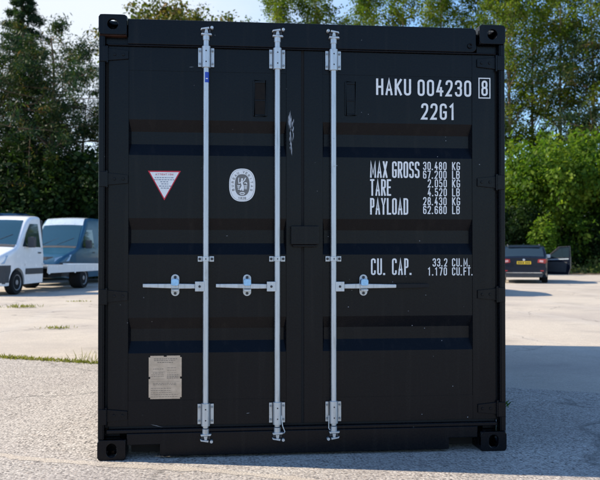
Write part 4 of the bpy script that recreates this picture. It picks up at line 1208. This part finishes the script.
# bright shrubs on the right
for px, d, k, rz, sc, lb in ((517, 50, 0, .3, (1.10, 1.1, 1.05), 'tall bright green shrub behind the dark car'), (551, 49, 1, 1.1, (1.05, 1.1, 1.26), 'bright green shrub above the open car door'), (594, 50, 0, 2.6, (1.2, 1.2, 1.42), 'tall bright green shrub at the right edge of the view'),
                             (488, 55, 1, 3.9, 1.10, 'bright green shrub half hidden by the right edge of the container'), (632, 49, 1, 5.0, 1.08, 'bright green shrub beyond the right edge')):
    plant('bright_shrub', BUSH[k], SF, spot(px, d), rz, sc, lb, 'shrub', 'bright green shrubs on the right')
plant('cedar_tree', PINE[0], TC, spot(603, 56), 2.2, (1.25, 1.25, 1.42), 'conifer with drooping yellowish branches at the upper right edge', 'tree', None)
plant('low_shrub', LOWB, SF, spot(546, 47.0), .9, 1.02, 'low bright shrub just over the roof of the dark car', 'shrub', None)
for px, d, k, rz, sc, lb in ((575, 48.5, 1, .6, .66, 'dark shrub to the right of the open car door'), (603, 48, 0, 2.0, .62, 'dark shrub low at the right edge'), (508, 47, 0, 3.0, .72, 'dark shrub directly beyond the dark car')):
    plant('dark_shrub', DARK[k], SF, spot(px, d), rz, sc, lb, 'shrub', 'dark shrubs on the right')

# ground cover on the verge, grass in the joint, weeds
def scatter(name, P, mat, size, aspect, seed, kind='stuff', up=.5):
    rng = np.random.default_rng(seed); n = len(P)
    me = leaves(name, P, np.tile([0, 0, 1.0], (n, 1)), size, aspect, mat, rng, outw=.1, up=up)
    return link_mesh(name, me)
rng = np.random.default_rng(5)
n = 14000
xs = rng.uniform(12, 30, n); front_y = np.interp(xs, [12, 18, 24, 34], [38.5, 37.6, 36.0, 36.5])
P = np.stack([xs, front_y + .1 + rng.gamma(1.8, 1.5, n), np.abs(rng.normal(0, .20, n)) + .08], 1)
P[:, 2] *= (1 + .9 * np.sin(P[:, 0] * 2.1) * np.sin(P[:, 0] * .9 + 1)).clip(.3)
tag(scatter('verge_ground_cover', P, LITTER, .17, .55, 6), 'low leafy ground cover along the verge under the shrubs', 'ground cover', kind='stuff')
n = 5000
xs = rng.uniform(-22, 4, n); P = np.stack([xs, 32.4 + rng.gamma(1.5, .8, n), np.abs(rng.normal(0, .15, n)) + .06], 1)
tag(scatter('dark_ground_cover', P, LEAF_DARK, .17, .55, 7), 'dark ground cover below the conifers on the left', 'ground cover', kind='stuff')

def blades(P, hgt, wdt, rng, mat, name, lean=.5):
    n = len(P); h = hgt * rng.uniform(.4, 1.25, (n, 1))
    d = unit(np.concatenate([rng.normal(size=(n, 2)) * lean, np.ones((n, 1))], 1)); A = d * h / 2
    s = unit(np.cross(d, rng.normal(size=(n, 3)))) * wdt / 2
    return quads_mesh(name, P + A, A, s, mat)
n = 9000
xs = rng.uniform(-9, 0.3, n); off = rng.normal(0, .045, n); dens = (np.sin(xs * 3.1) * .5 + np.sin(xs * 7.7 + 1) * .3 + .45 + .55 * (xs > -1.25))
keep = rng.uniform(0, 1.2, n) < dens
xs, off = xs[keep], off[keep]; P = np.stack([xs, jl(xs) + off, np.zeros(len(xs))], 1)
tag(link_mesh('joint_grass', blades(P, .05, .010, rng, GRASS, 'joint_grass', .8)), 'yellow-green grass growing along the joint in the concrete left of the container', 'grass', kind='stuff')
def tuft(name, xy, n, rad, hgt, mat, label, wdt=.009, lean=.7):
    rg = np.random.default_rng(abs(int(xy[0] * 1000)) + 3)
    P = np.concatenate([rg.normal(0, rad, (n, 2)) * np.array([1.7, .7]), np.zeros((n, 1))], 1)
    o = link_mesh(name, blades(P, hgt, wdt, rg, mat, name, lean)); o.location = (xy[0], xy[1], .004); return tag(o, label, 'weed', 'weeds in the yard')
tuft('grass_tuft', (-3.458, 13.56), 160, .11, .10, GRASS, 'larger yellow-green grass tuft on the concrete in front of the white truck', .016)
tuft('grass_tuft', (-1.772, 8.49), 120, .07, .06, GRASS, 'grass tuft on the concrete halfway between container and white truck', .012)
tuft('grass_tuft', (-2.607, 15.62), 70, .09, .05, GRASS, 'small grass tuft nearest the truck bed', .014)
tuft('weed_plant', (-0.72, 4.42), 40, .05, .15, GRASS, 'thin tall weed standing out of the joint grass beside the container', .006, .5)
tuft('weed_plant', (2.69, 2.15), 90, .09, .13, WEED, 'dark green weed at the foot of the container side in shade', .022, 1.0)
tuft('weed_plant', (2.66, 1.38), 60, .08, .10, WEED, 'smaller green weed low beside the right front of the container', .022, 1.0)
tuft('weed_plant', (-0.35, 3.9), 36, .05, .04, GRASS, 'faint grass sprig on the aggregate just left of the container', .008)
